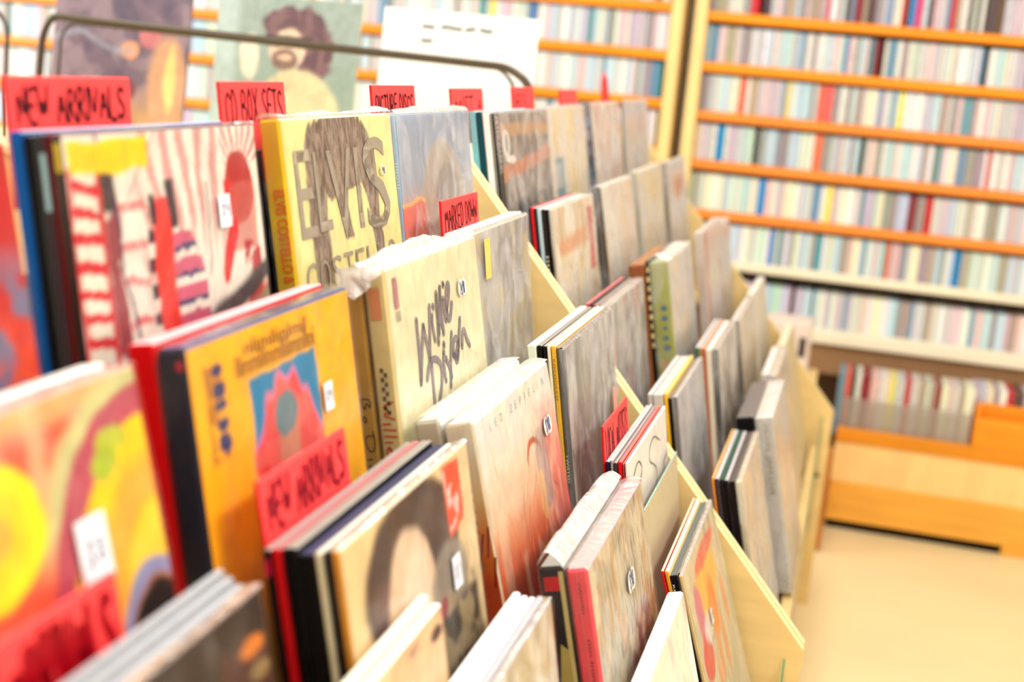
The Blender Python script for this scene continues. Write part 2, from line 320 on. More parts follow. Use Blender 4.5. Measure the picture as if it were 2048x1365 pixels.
def art_psych(U, V):     # concentric coral, maroon and yellow bands
    b = flat(U, (228, 120, 95)); n = fbm(U, V, 7, 5); b = lay(b, sm(n-.5, .15)*.7, (232, 150, 125)); b = lay(b, sm(.42-n, .1)*.8, (232, 82, 45))
    b = lay(b, sm(V-.955, .03)*.7, (240, 190, 120)); b = lay(b, sm(.03-np.abs(U-.62), .02)*(V > .8)*.6, (238, 200, 150))
    r = np.hypot((U-1.02)/1.0, (V-.53)/1.0)
    b = lay(b, sm(.49-r, .03)*sm(V-.72, .1), (205, 200, 140)); b = lay(b, sm(.445-r, .01), (176, 50, 80)); b = lay(b, sm(.445-r, .01)*(np.sin(np.arctan2(V-.53, U-1.02)*120) > 0)*.45, (215, 120, 130))
    b = lay(b, sm(.375-r, .01), (250, 200, 0)); b = lay(b, sm(.29-r, .04)*sm(r-.2, .02)*.8, (250, 165, 50)); b = lay(b, sm(.19-r, .02)*sm(n-.4, .1)*.5, (252, 215, 70))
    r2_ = np.hypot(U-.93, V-.455); b = lay(b, sm(.155-r2_, .01), (150, 150, 195)); b = lay(b, sm(.12-r2_, .01), (190, 120, 80)); b = lay(b, sm(.11-r2_, .01), (28, 16, 14)); b = lay(b, sm(.03-r2_, .01), (240, 170, 20))
    b = lay(b, ell(U, V, .87, .87, .06, .03), (190, 195, 45)); b = lay(b, ell(U, V, .83, .835, .05, .03), (175, 190, 40))
    r3 = np.hypot(U-.45, (V-.80)*1.25); b = lay(b, sm(.155-r3, .01), (250, 225, 0)); b = lay(b, sm(.10-r3, .03), (252, 205, 20)); b = lay(b, sm(.05-r3, .02), (252, 175, 60))
    return b
def art_sunrise(U, V):   # white fading through peach to red-orange, faint figures
    b = flat(U, (224, 222, 216)); n = fbm(U*2, V, 5, 12)
    b = lay(b, sm(.84-V, .22)*.85, (230, 212, 180)); b = lay(b, sm(.72-V, .22)*.9, (234, 172, 128)); b = lay(b, sm(.58-V, .16)*.9, (226, 104, 52)); b = lay(b, sm(.46-V, .2), (214, 66, 12))
    b = lay(b, sm(U-.72, .2)*sm(.85-V, .15)*.8, (228, 120, 110)); b = lay(b, sm(n-.55, .1)*.35, (250, 225, 190))
    b = lay(b, ell(U, V, .62, .755, .1, .06)*(1-ell(U, V, .62, .735, .09, .06)), (205, 100, 60)); b = lay(b, ell(U, V, .72, .68, .09, .15)*.55, (150, 140, 150)); b = lay(b, ell(U, V, .66, .6, .05, .09)*.6, (240, 190, 120))
    return b
def art_portrait(U, V):  # cream cover, dark hair around a pale face, red title patch
    b = flat(U, (232, 202, 150)); b = lay(b, sm(U-.9, .05)*.5, (222, 205, 170))
    b = lay(b, ell(U, V, .47, .82, .37, .2, .1), (62, 44, 40)); b = lay(b, rectm(U, V, .14, .4, .3, .85, .05)*sm(fbm(U, V, 8, 2)-.3, .2), (110, 80, 80))
    b = lay(b, ell(U, V, .42, .66, .2, .26, .1), (226, 196, 168)); b = lay(b, ell(U, V, .45, .7, .11, .16, .3)*.6, (245, 225, 205))
    b = lay(b, ell(U, V, .72, .68, .16, .12, .2)*.9, (150, 140, 128)); b = lay(b, rectm(U, V, .58, .3, .95, .62, .03)*.95, (60, 48, 42)); b = lay(b, rectm(U, V, .6, .3, .95, .66, .04)*sm(fbm(U, V, 14, 4)-.55, .1), (165, 145, 110))
    b = lay(b, ell(U, V, .63, .64, .05, .03), (150, 25, 55)); b = lay(b, rectm(U, V, .755, .80, .9, .985), (240, 75, 35)); b = lay(b, rectm(U, V, .76, .815, .89, .975)*sm(fbm(U, V, 20, 3)-.58, .05), (240, 200, 195))
    return b
def art_face(U, V):      # peach close-up of an eye
    b = flat(U, (226, 196, 150)); b = lay(b, ell(U, V, .8, .9, .3, .16, .3)*.6, (215, 165, 125)); b = lay(b, ell(U, V, .93, .93, .06, .026, .3), (72, 36, 24)); b = lay(b, ell(U, V, .72, .96, .05, .02, .5)*.7, (150, 110, 95))
    b = lay(b, sm(.012-np.abs(np.hypot((U-.8)/.3, (V-.86)/.16)-1), .02), (150, 90, 70)); return b
def art_grain(U, V):
    b = flat(U, (190, 182, 164)); n = fbm(U*4, V*.8, 16, 21); b = lay(b, sm(n-.5, .12)*.7, (208, 200, 182)); b = lay(b, sm(.4-n, .1)*.6, (120, 108, 92))
    b = lay(b, sm(U*1.3-.35-(V-.3)*1.2, .1)*.8*sm(.62-V, .1), (150, 30, 60)); b = lay(b, sm(fbm(U*2, V, 9, 77)-.55, .1)*.5, (205, 150, 80)); b = lay(b, sm(fbm(U, V, 7, 5)-.6, .05)*.6, (225, 215, 190)); return b
def art_puzzle(U, V): return lay(flat(U, (226, 222, 214)), sm(fbm(U, V, 4, 3)-.55, .1)*.4, (214, 208, 206))
def art_patch(U, V):     # orange, pink and yellow painted patches
    n = fbm(U*2, V*1.2, 6, 31); b = flat(U, (210, 200, 172)); b = lay(b, sm(n-.55, .08)*.6, (186, 176, 150))
    b = lay(b, ell(U, V, .45, .82, .3, .13, .2), (236, 190, 96)); b = lay(b, ell(U, V, .5, .70, .1, .13, .3), (232, 140, 60)); b = lay(b, ell(U, V, .55, .92, .3, .04, .3), (222, 110, 100))
    b = lay(b, ell(U, V, .18, .78, .08, .12, .3), (214, 120, 150)); b = lay(b, ell(U, V, .17, .60, .12, .09, .2), (214, 60, 75)); b = lay(b, ell(U, V, .3, .68, .1, .06, .4)*.8, (226, 222, 226))
    for uu, vv in ((.45, .52), (.62, .5), (.8, .62), (.35, .42)): b = lay(b, ell(U, V, uu, vv, .05, .12, .4)*.8, (230, 150, 96))
    return b
def art_night(U, V):     # dusky dark cover with blots
    b = flat(U, (104, 92, 84)); n = fbm(U*2, V, 6, 41); b = lay(b, sm(n-.5, .1)*.8, (185, 172, 160)); b = lay(b, sm(.03-np.abs(V-(.93-U*.02)), .02)*.8, (205, 150, 80))
    b = lay(b, sm(.035-np.abs(V-(.72+U*.07)), .02)*.9, (205, 120, 60)); b = lay(b, ell(U, V, .1, .86, .07, .07)*(1-ell(U, V, .1, .86, .03, .045)), (232, 230, 225)); b = lay(b, ell(U, V, .16, .78, .09, .02), (240, 238, 232))
    b = lay(b, ell(U, V, .35, .55, .12, .05), (40, 32, 30)); b = lay(b, ell(U, V, .75, .54, .12, .06), (40, 36, 36)); b = lay(b, ell(U, V, .72, .54, .05, .03), (210, 130, 50)); return b
def art_red(U, V):
    b = flat(U, (188, 14, 22)); n = fbm(U*1.5, V*1.5, 6, 17); b = lay(b, sm(.62-V, .2)*sm(n-.4, .2), (228, 80, 45)); b = lay(b, sm(n-.62, .06)*sm(.75-V, .1), (120, 110, 140)); return b
def art_dark(U, V):
    b = flat(U, (40, 14, 12)); n = fbm(U, V, 5, 51); b = lay(b, sm(n-.55, .1)*.7, (95, 35, 25)); b = lay(b, ell(U, V, .93, .90, .06, .02, .3), (220, 125, 40)); b = lay(b, ell(U, V, .95, .84, .05, .02, .4), (150, 120, 70)); return b
def art_plain(col, seed=1, amt=.35):
    def f(U, V): return lay(flat(U, col), sm(fbm(U, V, 5, seed)-.5, .2)*amt, tuple(min(255, c+22) for c in col))
    return f
def paint(name, fn, w_, h_, x, parent, nu=140, nv=140, y0=None, z0=0.0):
    us = np.linspace(0, 1, nu); vs = np.linspace(0, 1, nv); U, Vv = np.meshgrid(us, vs)
    y0 = -w_/2 if y0 is None else y0
    V = np.stack([np.full(U.shape, x), y0+U*w_, z0+Vv*h_], -1).reshape(-1, 3)
    I = np.arange(nu*nv).reshape(nv, nu); F = np.stack([I[:-1, :-1], I[:-1, 1:], I[1:, 1:], I[1:, :-1]], -1).reshape(-1, 4)
    o = mesh_obj(name, V.tolist(), F.tolist(), PRINT, parent)
    at = o.data.color_attributes.new('Col', 'FLOAT_COLOR', 'POINT'); 
    q1, q2, q3 = fbm(U, Vv, 9, 101), fbm(U, Vv, 9, 202), fbm(U*1.3, Vv*.8, 26, 303)     # hand-printed wobble and mottling
    c = fn(np.clip(U+(q1-.5)*.035, 0, 1), np.clip(Vv+(q2-.5)*.03, 0, 1))*(.84+.32*q3)[..., None]
    c = np.clip(c, 0, 1).reshape(-1, 3)
    at.data.foreach_set('color', np.concatenate([c, np.ones((len(c), 1))], 1).astype(np.float32).ravel()); return o
def nrm(p, s=14.0, amp=1.0):
    return noise.noise(Vector(p)*s)*amp
def make_bag(rec, root, m_side, m_top, top=0.006, gap=0.0012, crumple=0.003, slack=0.0, seed=0.0):
    """closed poly bag: front, two sides and a gathered, crumpled top"""
    t, wd, h = rec['t'], rec['w'], rec['h']; V = []; F = []; M = []
    def grid(fn, nu, nv, mi):
        n = len(V)
        for j in range(nv):
            for i in range(nu): V.append(fn(i/(nu-1), j/(nv-1)))
        for j in range(nv-1):
            for i in range(nu-1): F.append((n+j*nu+i, n+j*nu+i+1, n+(j+1)*nu+i+1, n+(j+1)*nu+i)); M.append(mi)
    X = t/2+gap; Y = wd/2+gap+slack; sd = Vector((seed, seed*1.7, 0))
    def bump(y, z, k): return (noise.noise(Vector((y*9, z*4, k))+sd)+.5*noise.noise(Vector((y*30, z*12, k))+sd))*crumple
    grid(lambda a, b: (X+max(0, bump(-Y+2*Y*a, b*h, 1)), -Y+2*Y*a, b*(h+gap)), 22, 22, 0)
    grid(lambda a, b: (-X+2*X*a, -Y-max(0, bump(a*.3, b*h, 2))*.6, b*(h+gap)), 4, 22, 0)
    grid(lambda a, b: (-X+2*X*a, Y+max(0, bump(a*.3, b*h, 3))*.6, b*(h+gap)), 4, 22, 0)
    def topf(a, b):
        y = -Y+2*Y*a; q = math.sin(math.pi*min(1, max(0, b)))
        n_ = .55+1.0*noise.noise(Vector((y*9, b*1.2, seed)))+.3*noise.noise(Vector((y*26, b*2, seed)))
        return (-X+2*X*b, y+noise.noise(Vector((y*14, b, seed+9)))*.002, h+gap+q*max(0.0006, top*n_))
    grid(topf, 60, 7, 1)
    return mesh_obj('plastic_bag', V, F, [m_side, m_top], root, M, smooth=True)

# ---------------------------------------------------------------- record factory
S, G, WB, LW = 0.37, 0.0393, 1.5286, 0.315
def add_lettering(root, VF, m_, name='lettering'):
    return mesh_obj(name, VF[0], VF[1], m_, root)
def record(bin_, back, front, z, lean, cover, spine, label, art=None, kind='vinyl_record', cat='record', bag=None, top=None, dy=0.0, wd=LW, h=LW, group=None, bagtop=0.003, crumple=0.0025, yaw=0.0, edge=None):
    """bin_ like 'A12': module, tier, bin counted from the divider; back/front are the x of both faces at the top edge"""
    y1 = (WB if bin_[0] == 'B' else 0)-G-S*int(bin_[2])+dy; t = front-back-0.0008; a = math.radians(lean)
    # root at the bottom centre of the sleeve
    px = front-(t/2)*math.cos(a)+h*math.sin(a); pz = z-(t/2)*math.sin(a)-h*math.cos(a)
    rec = dict(t=t, w=wd, h=h)
    complexity = art or bag
    mc, ms = card(cover), card(spine); me = card(edge) if edge else card(tuple(int(.55*c+105) for c in cover))
    b = MB(); e = min(0.0026, t*.2) if kind == 'record_box_set' else min(0.0012, t*.25); b.box((-t/2, -wd/2, 0), (t/2, wd/2, h), 0, e)
    mi = []
    for f in b.f:
        P = np.array([b.v[i] for i in f]).mean(0)
        mi.append(1 if P[1] < -wd/2+e*.9 and abs(P[0]) < t/2-e*.3 else (2 if P[2] > h-e*1.01 else 0))
    b.m = mi
    if complexity:
        root = empty(kind, (px, y1-wd/2, pz), (0, -a, yaw)); b.obj('box_body' if kind == 'record_box_set' else 'sleeve', [mc, ms, me], root)
    else:
        root = b.obj(kind, [mc, ms, me]); root.location = (px, y1-wd/2, pz); root.rotation_euler = (0, -a, yaw)
    tag(root, label, cat, group)
    if art: paint('cover_art', art, wd-2*e, h-2*e, t/2+0.0002, root, z0=e)
    rec['root'] = root
    if bag: make_bag(rec, root, bag, top or bag, bagtop, crumple=crumple, seed=(front*131+int(bin_[1])*7) % 50)
    return rec
def price(rec, u, v, text='$9', sz=0.03, shape='rect', col=(236, 238, 246)):
    sz *= .78; w_, h_ = sz, sz*1.3; u -= w_/2/rec['w']; v -= h_/2/rec['h']
    if shape == 'rect': V = [(0, 0, 0), (w_, 0, 0), (w_, h_, 0), (0, h_, 0)]; F = [(0, 1, 2, 3)]
    else:
        V = []; F = []
        for cx in (w_*.3, w_*.75):
            n = len(V); V += [(cx+w_*.34*math.cos(q), h_/2+w_*.34*math.sin(q), 0) for q in np.linspace(0, 2*math.pi, 19)[:-1]]; F.append(tuple(range(n, n+18)))
    st = mesh_obj('price_sticker', *on_cover((V, F), rec, u, v, 0.0034), card(col, .5), rec['root'])
    mesh_obj('handwritten_price', *on_cover(([(p[0]+w_*.2, p[1]+h_*.3, 0) for p in marker(text, h_*.4, w_*.6, w_*.05)[0]], marker(text, h_*.4, w_*.6, w_*.05)[1]), rec, u, v, 0.0038), card((70, 80, 140), .5), st)
INK = card((52, 18, 24), .5); GREY = card((150, 140, 140), .5); BLACKINK = card((40, 38, 38), .5)
# ---------------- near module, top tier
R = record('A03', -.012, .003, -.003, 11.3, (190, 20, 26), (160, 15, 20), 'red and orange record cover at the far left end of the top tier', art=art_red, bag=BAG_THIN)
record('A02', -.032, -.0215, 0, 9.6, (0, 84, 165), (0, 84, 165), 'bright blue record spine near the far left of the top tier', edge=(170, 180, 200))
record('A02', -.021, -.0145, -.002, 9.6, (16, 18, 26), (10, 12, 20), 'black record spine right beside the bright blue one, top tier')
record('A02', -.014, -.0095, -.001, 9.6, (50, 48, 50), (60, 60, 62), 'charcoal grey record spine on the top tier between black and pale blue spines')
R = record('A02', -.009, -.0045, 0, 9.6, (70, 60, 66), (72, 56, 66), 'dark record spine with a pale blue band, top tier under the left red tag', kind='vinyl_record', art=art_plain((70, 60, 66)))
mesh_obj('spine_band', *on_spine_flat(([(0, 0, 0), (.0042, 0, 0), (.0042, .04, 0), (0, .04, 0)], [(0, 1, 2, 3)]), R, .0001, .83), card((150, 185, 200)), R['root'])
record('A02', -.004, .0013, .001, 9.6, (96, 8, 18), (96, 8, 18), 'dark maroon record spine behind the red and white collage cover')
R = record('A02', .002, .0085, 0, 9.6, (40, 26, 28), (30, 16, 20), 'record with red, white and black collage cover and yellow title band', art=art_fan, bag=BAG_THIN, top=BAG_MILK)
mesh_obj('spine_label', *on_spine_flat(([(0, 0, 0), (.0052, 0, 0), (.0052, .02, 0), (0, .02, 0)], [(0, 1, 2, 3)]), R, .0005, .92), card((214, 190, 30)), R['root'])
price(R, .745, .775, '$9', .027)
record('A01', -.0185, -.0135, -.028, 10.8, (14, 8, 14), (10, 8, 12), 'thin black record behind the pale yellow box set on the top tier', h=.29)
R = record('A01', -.013, .009, .004, 10.8, (236, 222, 150), (226, 190, 28), 'pale yellow box set with brown hair silhouette and big letters', art=art_elvis, kind='record_box_set', cat='box set', bag=BAG_WRAP, top=WRAP_TOP, bagtop=.012, edge=(245, 240, 215))
GB = card((168, 156, 138), .5)
def big(ch, u0, v0, u1, v1): add_lettering(R['root'], on_cover(printed(ch, (v1-v0)*R['h'], (u1-u0)*R['w']), R, u0, v0, .0012), GB, 'title_letter')
big('E', .07, .63, .20, .90); big('L', .22, .64, .33, .89); big('V', .33, .60, .55, .89); big('I', .58, .62, .62, .89); big('S', .66, .60, .90, .92)
for i, ch in enumerate('COSTELLO'): big(ch, .07+i*.108, .45, .07+i*.108+.085, .555)
add_lettering(R['root'], on_spine(printed("ELVIS COSTELLO & THE ATTRACTIONS", .0115, .185, bold=.03), R, .0075, .79), card((240, 120, 30)))
price(R, .84, .80, '9.98', .02, 'round', (240, 232, 180))
record('A00', -.0132, -.0093, .001, 9.8, (226, 236, 244), (215, 232, 244), 'white record edge beside the dusty blue cover on the top tier')
R = record('A00', -.009, -.0035, -.001, 9.8, (120, 160, 200), (130, 185, 225), 'record with blue sky and orange ground cover in crinkled plastic', art=art_sunset, bag=BAG_MILK, top=WRAP_TOP, bagtop=.010, crumple=.004)
add_lettering(R['root'], on_spine(printed('|||||||||', .0025, .03), R, .0012, .82), card((240, 250, 255)))
# ---------------- near module, second tier
record('A13', .060, .079, -.138, 14.2, (225, 222, 212), (200, 190, 180), 'pale record behind the swirling orange cover at the left edge')
R = record('A13', .0805, .099, -.137, 14.2, (232, 120, 80), (200, 90, 70), 'record with coral, maroon and yellow swirling rings cover', art=art_psych, bag=BAG_THIN, top=BAG_MILK)
price(R, .725, .69, '$8', .042)
record('A12', .064, .083, -.135, 10.9, (210, 8, 16), (205, 6, 14), 'thick red record spine beside the navy and orange box set', edge=(226, 180, 185))
R = record('A12', .085, .107, -.135, 10.9, (22, 30, 62), (14, 20, 44), 'orange-yellow box set with navy sides and a small red and blue painting', art=art_orange, kind='record_box_set', cat='box set', bag=BAG_THIN, edge=(70, 80, 120))
mesh_obj('spine_dot', *on_spine_flat(([(.003*math.cos(q), .004*math.sin(q), 0) for q in np.linspace(0, 6.28, 13)[:-1]], [tuple(range(12))]), R, .017, .96), card((190, 30, 60)), R['root'])
add_lettering(R['root'], on_cover(printed('llinmlilnmllilmnllni', .016, .152), R, .235, .885, .0012), card((150, 100, 30)))
add_lettering(R['root'], on_cover(printed('nlimllinlmil', .012, .120), R, .29, .93, .0012), card((150, 100, 30)))
price(R, .755, .735, '$9', .024)
R = record('A11', .082, .0985, -.131, 10.9, (214, 178, 96), (206, 164, 76), 'tan box set with black handwritten spine beside the cream signature box', kind='record_box_set', cat='box set', art=art_plain((214, 178, 96)), bag=BAG_WRAP, top=WRAP_TOP, bagtop=.014)
def script(text_polys, width): return ribbon(text_polys, width)
bo = [[(0, 0), (0, .9), (.5, .8), (.1, .5), (.6, .25), (0, 0)], [(.9, .3), (.75, .1), (1.0, .0), (1.1, .3), (.9, .35)], [(1.7, .9), (1.7, 0), (2.3, .1), (2.5, .6), (2.1, .95), (1.5, .8)],
      [(2.8, .5), (2.8, 0)], [(3.4, .9), (3.4, .1), (3.1, .1), (3.1, .4), (3.4, .35)], [(4.0, .9), (4.0, .1), (3.7, .1), (3.7, .4), (4.0, .35)], [(4.3, 0), (4.5, .95), (4.4, 0)], [(4.7, .1), (5.0, .35), (4.75, .45), (4.8, 0), (5.1, .1)], [(5.3, .4), (5.5, 0), (5.8, .4), (5.4, -.5)]]
add_lettering(R['root'], on_spine(script([[(p[0]*.021, p[1]*.011) for p in q] for q in bo], .0011), R, .003, .62), BLACKINK)
R = record('A11', .0995, .122, -.124, 10.9, (230, 220, 180), (226, 208, 150), 'cream box set with large grey handwritten signature on the cover', kind='record_box_set', cat='box set', art=art_plain((229, 220, 184), 5, .2), bag=BAG_WRAP, top=WRAP_TOP, bagtop=.010, edge=(245, 242, 228))
sig = [[(.239, .809), (.237, .7), (.222, .61)], [(.222, .61), (.26, .70), (.301, .781)], [(.301, .781), (.32, .72), (.335, .664)], [(.335, .664), (.36, .75), (.382, .832)],
       ([(.400, .80), (.395, .76), (.407, .716)], .005), [(.419, .828), (.422, .822)], [(.44, .70), (.46, .79), (.47, .882), (.455, .83), (.456, .73)], [(.47, .75), (.50, .83), (.516, .901), (.50, .83), (.505, .723)],
       [(.55, .883), (.552, .877)], [(.535, .835), (.535, .79), (.546, .759)], [(.56, .79), (.60, .83), (.619, .867), (.60, .88), (.575, .85), (.56, .80), (.572, .755), (.60, .76), (.627, .806)],
       [(.346, .649), (.34, .58), (.337, .514)], [(.285, .61), (.33, .665), (.408, .657), (.452, .62), (.43, .56), (.36, .49), (.30, .50)], [(.493, .69), (.495, .683)], [(.484, .663), (.47, .61), (.479, .568)],
       [(.50, .64), (.53, .61), (.545, .57)], [(.590, .71), (.55, .62), (.525, .54)], [(.59, .635), (.60, .678), (.64, .69), (.66, .66), (.63, .615), (.595, .63)], [(.703, .74), (.67, .68), (.625, .597), (.61, .62), (.66, .67)],
       [(.697, .644), (.715, .69), (.74, .70), (.76, .66), (.788, .633)]]
sig = [(([((u-.2)*LW, (v-.5)*LW) for u, v in (q[0] if isinstance(q, tuple) else q)]), .0072) if not isinstance(q, tuple) else (([((u-.2)*LW, (v-.5)*LW) for u, v in q[0]]), .0062) for q in sig]
add_lettering(R['root'], on_cover(ribbon(sig, .007), R, .2, .5, .0012), card((140, 126, 132), .5), 'signature')
mesh_obj('cover_logo', *on_cover(([(0, 0, 0), (.012, 0, 0), (.012, .030, 0), (0, .030, 0)], [(0, 1, 2, 3)]), R, .055, .87, .0012), card((190, 130, 130)), R['root'])
add_lettering(R['root'], on_cover(printed('lll', .010, .012), R, .06, .83, .0012), card((180, 165, 150)))
chk = MB()
V_ = []; F_ = []
for i in range(10):
    for j in range(2):
        if (i+j) % 2 == 0:
            n = len(V_); x0, y0 = .007+j*.0035, -i*.0045; V_ += [(x0, y0, 0), (x0+.0033, y0, 0), (x0+.0033, y0+.0042, 0), (x0, y0+.0042, 0)]; F_.append((n, n+1, n+2, n+3))
mesh_obj('checker_band', *on_spine_flat((V_, F_), R, 0, .69), card((110, 90, 70)), R['root'])
mesh_obj('spine_logo', *on_spine_flat(([(0, 0, 0), (.011, 0, 0), (.011, .030, 0), (0, .030, 0)], [(0, 1, 2, 3)]), R, .004, .85), card((222, 150, 100)), R['root'])
ws = [[(0, 1), (.2, 0), (.4, .7), (.6, 0), (.8, 1)], [(1.0, .6), (1.0, 0)], [(1.3, 1), (1.25, 0)], [(1.6, 1), (1.55, 0)], [(1.85, .6), (1.85, 0)], [(2.05, .3), (2.35, .4), (2.15, .6), (2.1, .05), (2.4, .1)], [(3.0, 1), (3.0, 0), (3.6, .2), (3.7, .8), (2.9, 1)], [(4.0, .5), (4.0, 0)], [(4.2, .6), (4.6, 0)], [(4.6, .6), (4.2, 0)], [(4.9, .5), (4.8, .1), (5.1, 0), (5.2, .5), (4.9, .5)], [(5.4, 0), (5.4, .5), (5.7, .5), (5.8, 0)]]
add_lettering(R['root'], on_spine(ribbon([[(p[0]*.021, p[1]*.012) for p in q] for q in ws], .0016), R, .0045, .60), card((214, 66, 30)))
price(R, .74, .845, '24.98', .035, 'round', (238, 236, 222)); R11 = R
for i, (a_, b_) in enumerate(((.068, .073), (.0735, .079), (.0795, .0865))):
    record('A10', a_, b_, -.1335+.001*i, 8.7, (228, 224, 214), (210, 206, 200), ['white record edge rearmost behind the milky bagged cover, second tier', 'white record edge in the middle behind the milky bagged cover', 'off-white record edge directly behind the milky bagged cover'][i], edge=(240, 238, 232), group='white record edges behind the milky cover')
R = record('A10', .0885, .0945, -.135, 8.7, (190, 180, 165), (170, 165, 165), 'grey record in milky crinkled plastic with a narrow yellow label', art=art_haze([(165, 158, 152), (190, 184, 186), (196, 176, 120), (150, 140, 128)], 3, 4), bag=BAG_MILK, bagtop=.004, crumple=.004)
mesh_obj('yellow_label', *on_cover(([(0, 0, 0), (.026, 0, 0), (.026, .05, 0), (0, .05, 0)], [(0, 1, 2, 3)]), R, .215, .81, .0052), card((232, 206, 110)), R['root'])
def flap(R_, x0, x1, drop, seed, lift=.004):
    t, wd, h = R_['t'], R_['w'], R_['h']; V = []; F = []; nu, nv = 16, 14
    for j in range(nv):
        for i in range(nu):
            a, b = i/(nu-1), j/(nv-1); x_ = x0+(x1-x0)*a; z_ = h+.004-drop*b*(1-.35*abs(a-.45)*2); q = noise.noise(Vector((x_*60, z_*40, seed)))
            V.append((x_+q*.002, -wd/2-lift-.004*abs(q)*2-.003*b, z_+noise.noise(Vector((x_*90, z_*20, seed+4)))*.002))
    for j in range(nv-1):
        for i in range(nu-1): F.append((j*nu+i, j*nu+i+1, (j+1)*nu+i+1, (j+1)*nu+i))
    return mesh_obj('bag_flap', V, F, WRAP_TOP, R_['root'], smooth=True)
flap(R11, -.034, .000, .030, 3.3); flap(R11, -.012, .010, .014, 7.1, .003)
# ---------------- near module, third tier
for i, (a_, b_) in enumerate(((.164, .1705), (.171, .1775), (.178, .185))):
    record('A23', a_, b_, -.272+.004*(2-i), 12.3, (150, 150, 156), (140, 140, 146), ['silvery bagged record, rearmost of the stack at the lower left', 'silvery bagged record in the middle of the stack at lower left', 'silvery bagged record behind the dark cover at lower left'][i], edge=(168, 172, 180), group='silvery bagged records at the lower left')
R = record('A23', .186, .196, -.272, 12.3, (50, 20, 16), (60, 50, 50), 'dark maroon record cover with orange marks, nearest at the lower left', art=art_dark, bag=BAG_THIN, top=BAG_MILK, bagtop=.004)
zs = [.172, .1785, .1865, .198, .2105, .2165, .2225, .229]
lab = [((40, 16, 22), (30, 12, 18), 'black record with pink spine tip beside the tilted red tag', None), ((196, 16, 28), (200, 14, 24), 'record with a bright red spine between black spines', None), ((14, 10, 12), (10, 8, 10), 'thick black record spine right of the red spine', None), ((18, 12, 14), (14, 10, 12), 'black record spine left of the cream white spine, third tier', None), ((222, 214, 190), (220, 210, 182), 'record with cream white spine on the third tier', None), ((32, 20, 16), (30, 18, 14), 'dark brown record spine behind the portrait cover', None)]
for i, (c1, c2, l_, _) in enumerate(lab):
    R = record('A22', zs[i], zs[i+1]-.0004, -.268+.0015*(i % 3)+.0008*i, 12, c1, c2, l_, edge=((150, 142, 140), (170, 110, 112), (150, 146, 140), (60, 62, 92), (226, 222, 210), (150, 140, 130))[i])
    if i == 0: mesh_obj('spine_tip', *on_spine_flat(([(0, 0, 0), (.0045, 0, 0), (.0045, .012, 0), (0, .012, 0)], [(0, 1, 2, 3)]), R, .0005, .94), card((190, 20, 70)), R['root'])
R = record('A22', zs[6], zs[7], -.26, 12, (228, 200, 150), (220, 150, 40), 'record with a dark-haired portrait cover and small red title patch', art=art_portrait, bag=BAG_THIN, top=BAG_MILK)
price(R, .755, .70, '$7', .028)
R = record('A21', .161, .1865, -.259, 15.3, (236, 234, 224), (200, 196, 180), 'white box set in plastic directly behind the white-to-orange box set', kind='record_box_set', cat='box set', art=art_plain((232, 230, 220)), bag=BAG_WRAP, top=WRAP_TOP, bagtop=.007, edge=(246, 246, 244))
def art_spine_fade(U, V): return art_sunrise(U*.2, V)
R = record('A21', .190, .219, -.257, 15.3, (228, 226, 220), (224, 206, 176), 'box set with cover fading from white to red orange, spaced grey title', kind='record_box_set', cat='box set', art=art_sunrise, bag=BAG_WRAP, top=WRAP_TOP, bagtop=.005, edge=(250, 251, 252))
t_ = R['t']; o = paint('painted_spine', lambda U, V: lay(lay(lay(flat(U, (232, 226, 210)), sm(.84-V, .2), (230, 190, 126)), sm(.70-V, .12), (228, 124, 26)), sm(.55-V, .1), (204, 72, 8)), t_-.003, LW-.003, 0, R['root'], 16, 60, y0=0)
o.rotation_euler = (0, 0, -math.pi/2); o.location = (-t_/2+.0015, -LW/2-.0003, .0015)
for i, (a_, b_) in enumerate((((.007, .60), (.013, .70)), ((.011, .55), (.020, .66)), ((.021, .585), (.026, .68)), ((.023, .49), (.028, .585)))):
    add_lettering(R['root'], on_spine_flat(([(a_[0]-.001, (a_[1])*LW, 0), (a_[0]+.001, a_[1]*LW, 0), (b_[0]+.001, b_[1]*LW, 0), (b_[0]-.001, b_[1]*LW, 0)], [(0, 1, 2, 3)]), R, 0, 0, .0009), card((160, 16, 22)), 'spine_streak')
txt = 'LED ZEPPELIN'
for i, ch in enumerate(txt):
    if ch != ' ': add_lettering(R['root'], on_cover(printed(ch, .0085), R, .16+i*.064, .935, .0012), card((176, 170, 160)), 'title_letter')
for i, ch in enumerate('LED ZEPPELIN'):
    if ch != ' ': add_lettering(R['root'], on_spine(printed(ch, .006), R, .011, .94-i*.034, .0009), card((150, 132, 100)), 'spine_letter')
price(R, .82, .80, '$98', .04, 'round', (226, 222, 216))
cs = [((226, 234, 216), (222, 230, 214), 'pale green-white record, leftmost of its stack by the divider', (232, 240, 226)), ((14, 10, 12), (12, 8, 10), 'black record spine next to the pale green-white one', (150, 145, 138)), ((16, 12, 12), (14, 10, 12), 'black record spine, second one, left of the cream spine by divider', (165, 160, 152)),
      ((232, 222, 196), (230, 220, 194), 'cream record spine left of the mustard yellow spine', (238, 236, 222)), ((226, 176, 60), (224, 172, 56), 'mustard yellow record spine with small lettering on third tier', (238, 236, 226)), ((96, 88, 80), (92, 84, 76), 'grey-brown record spine behind the milky bagged cover, third tier', (150, 146, 138))]
zs = [.181, .193, .200, .205, .210, .217, .221, .226]
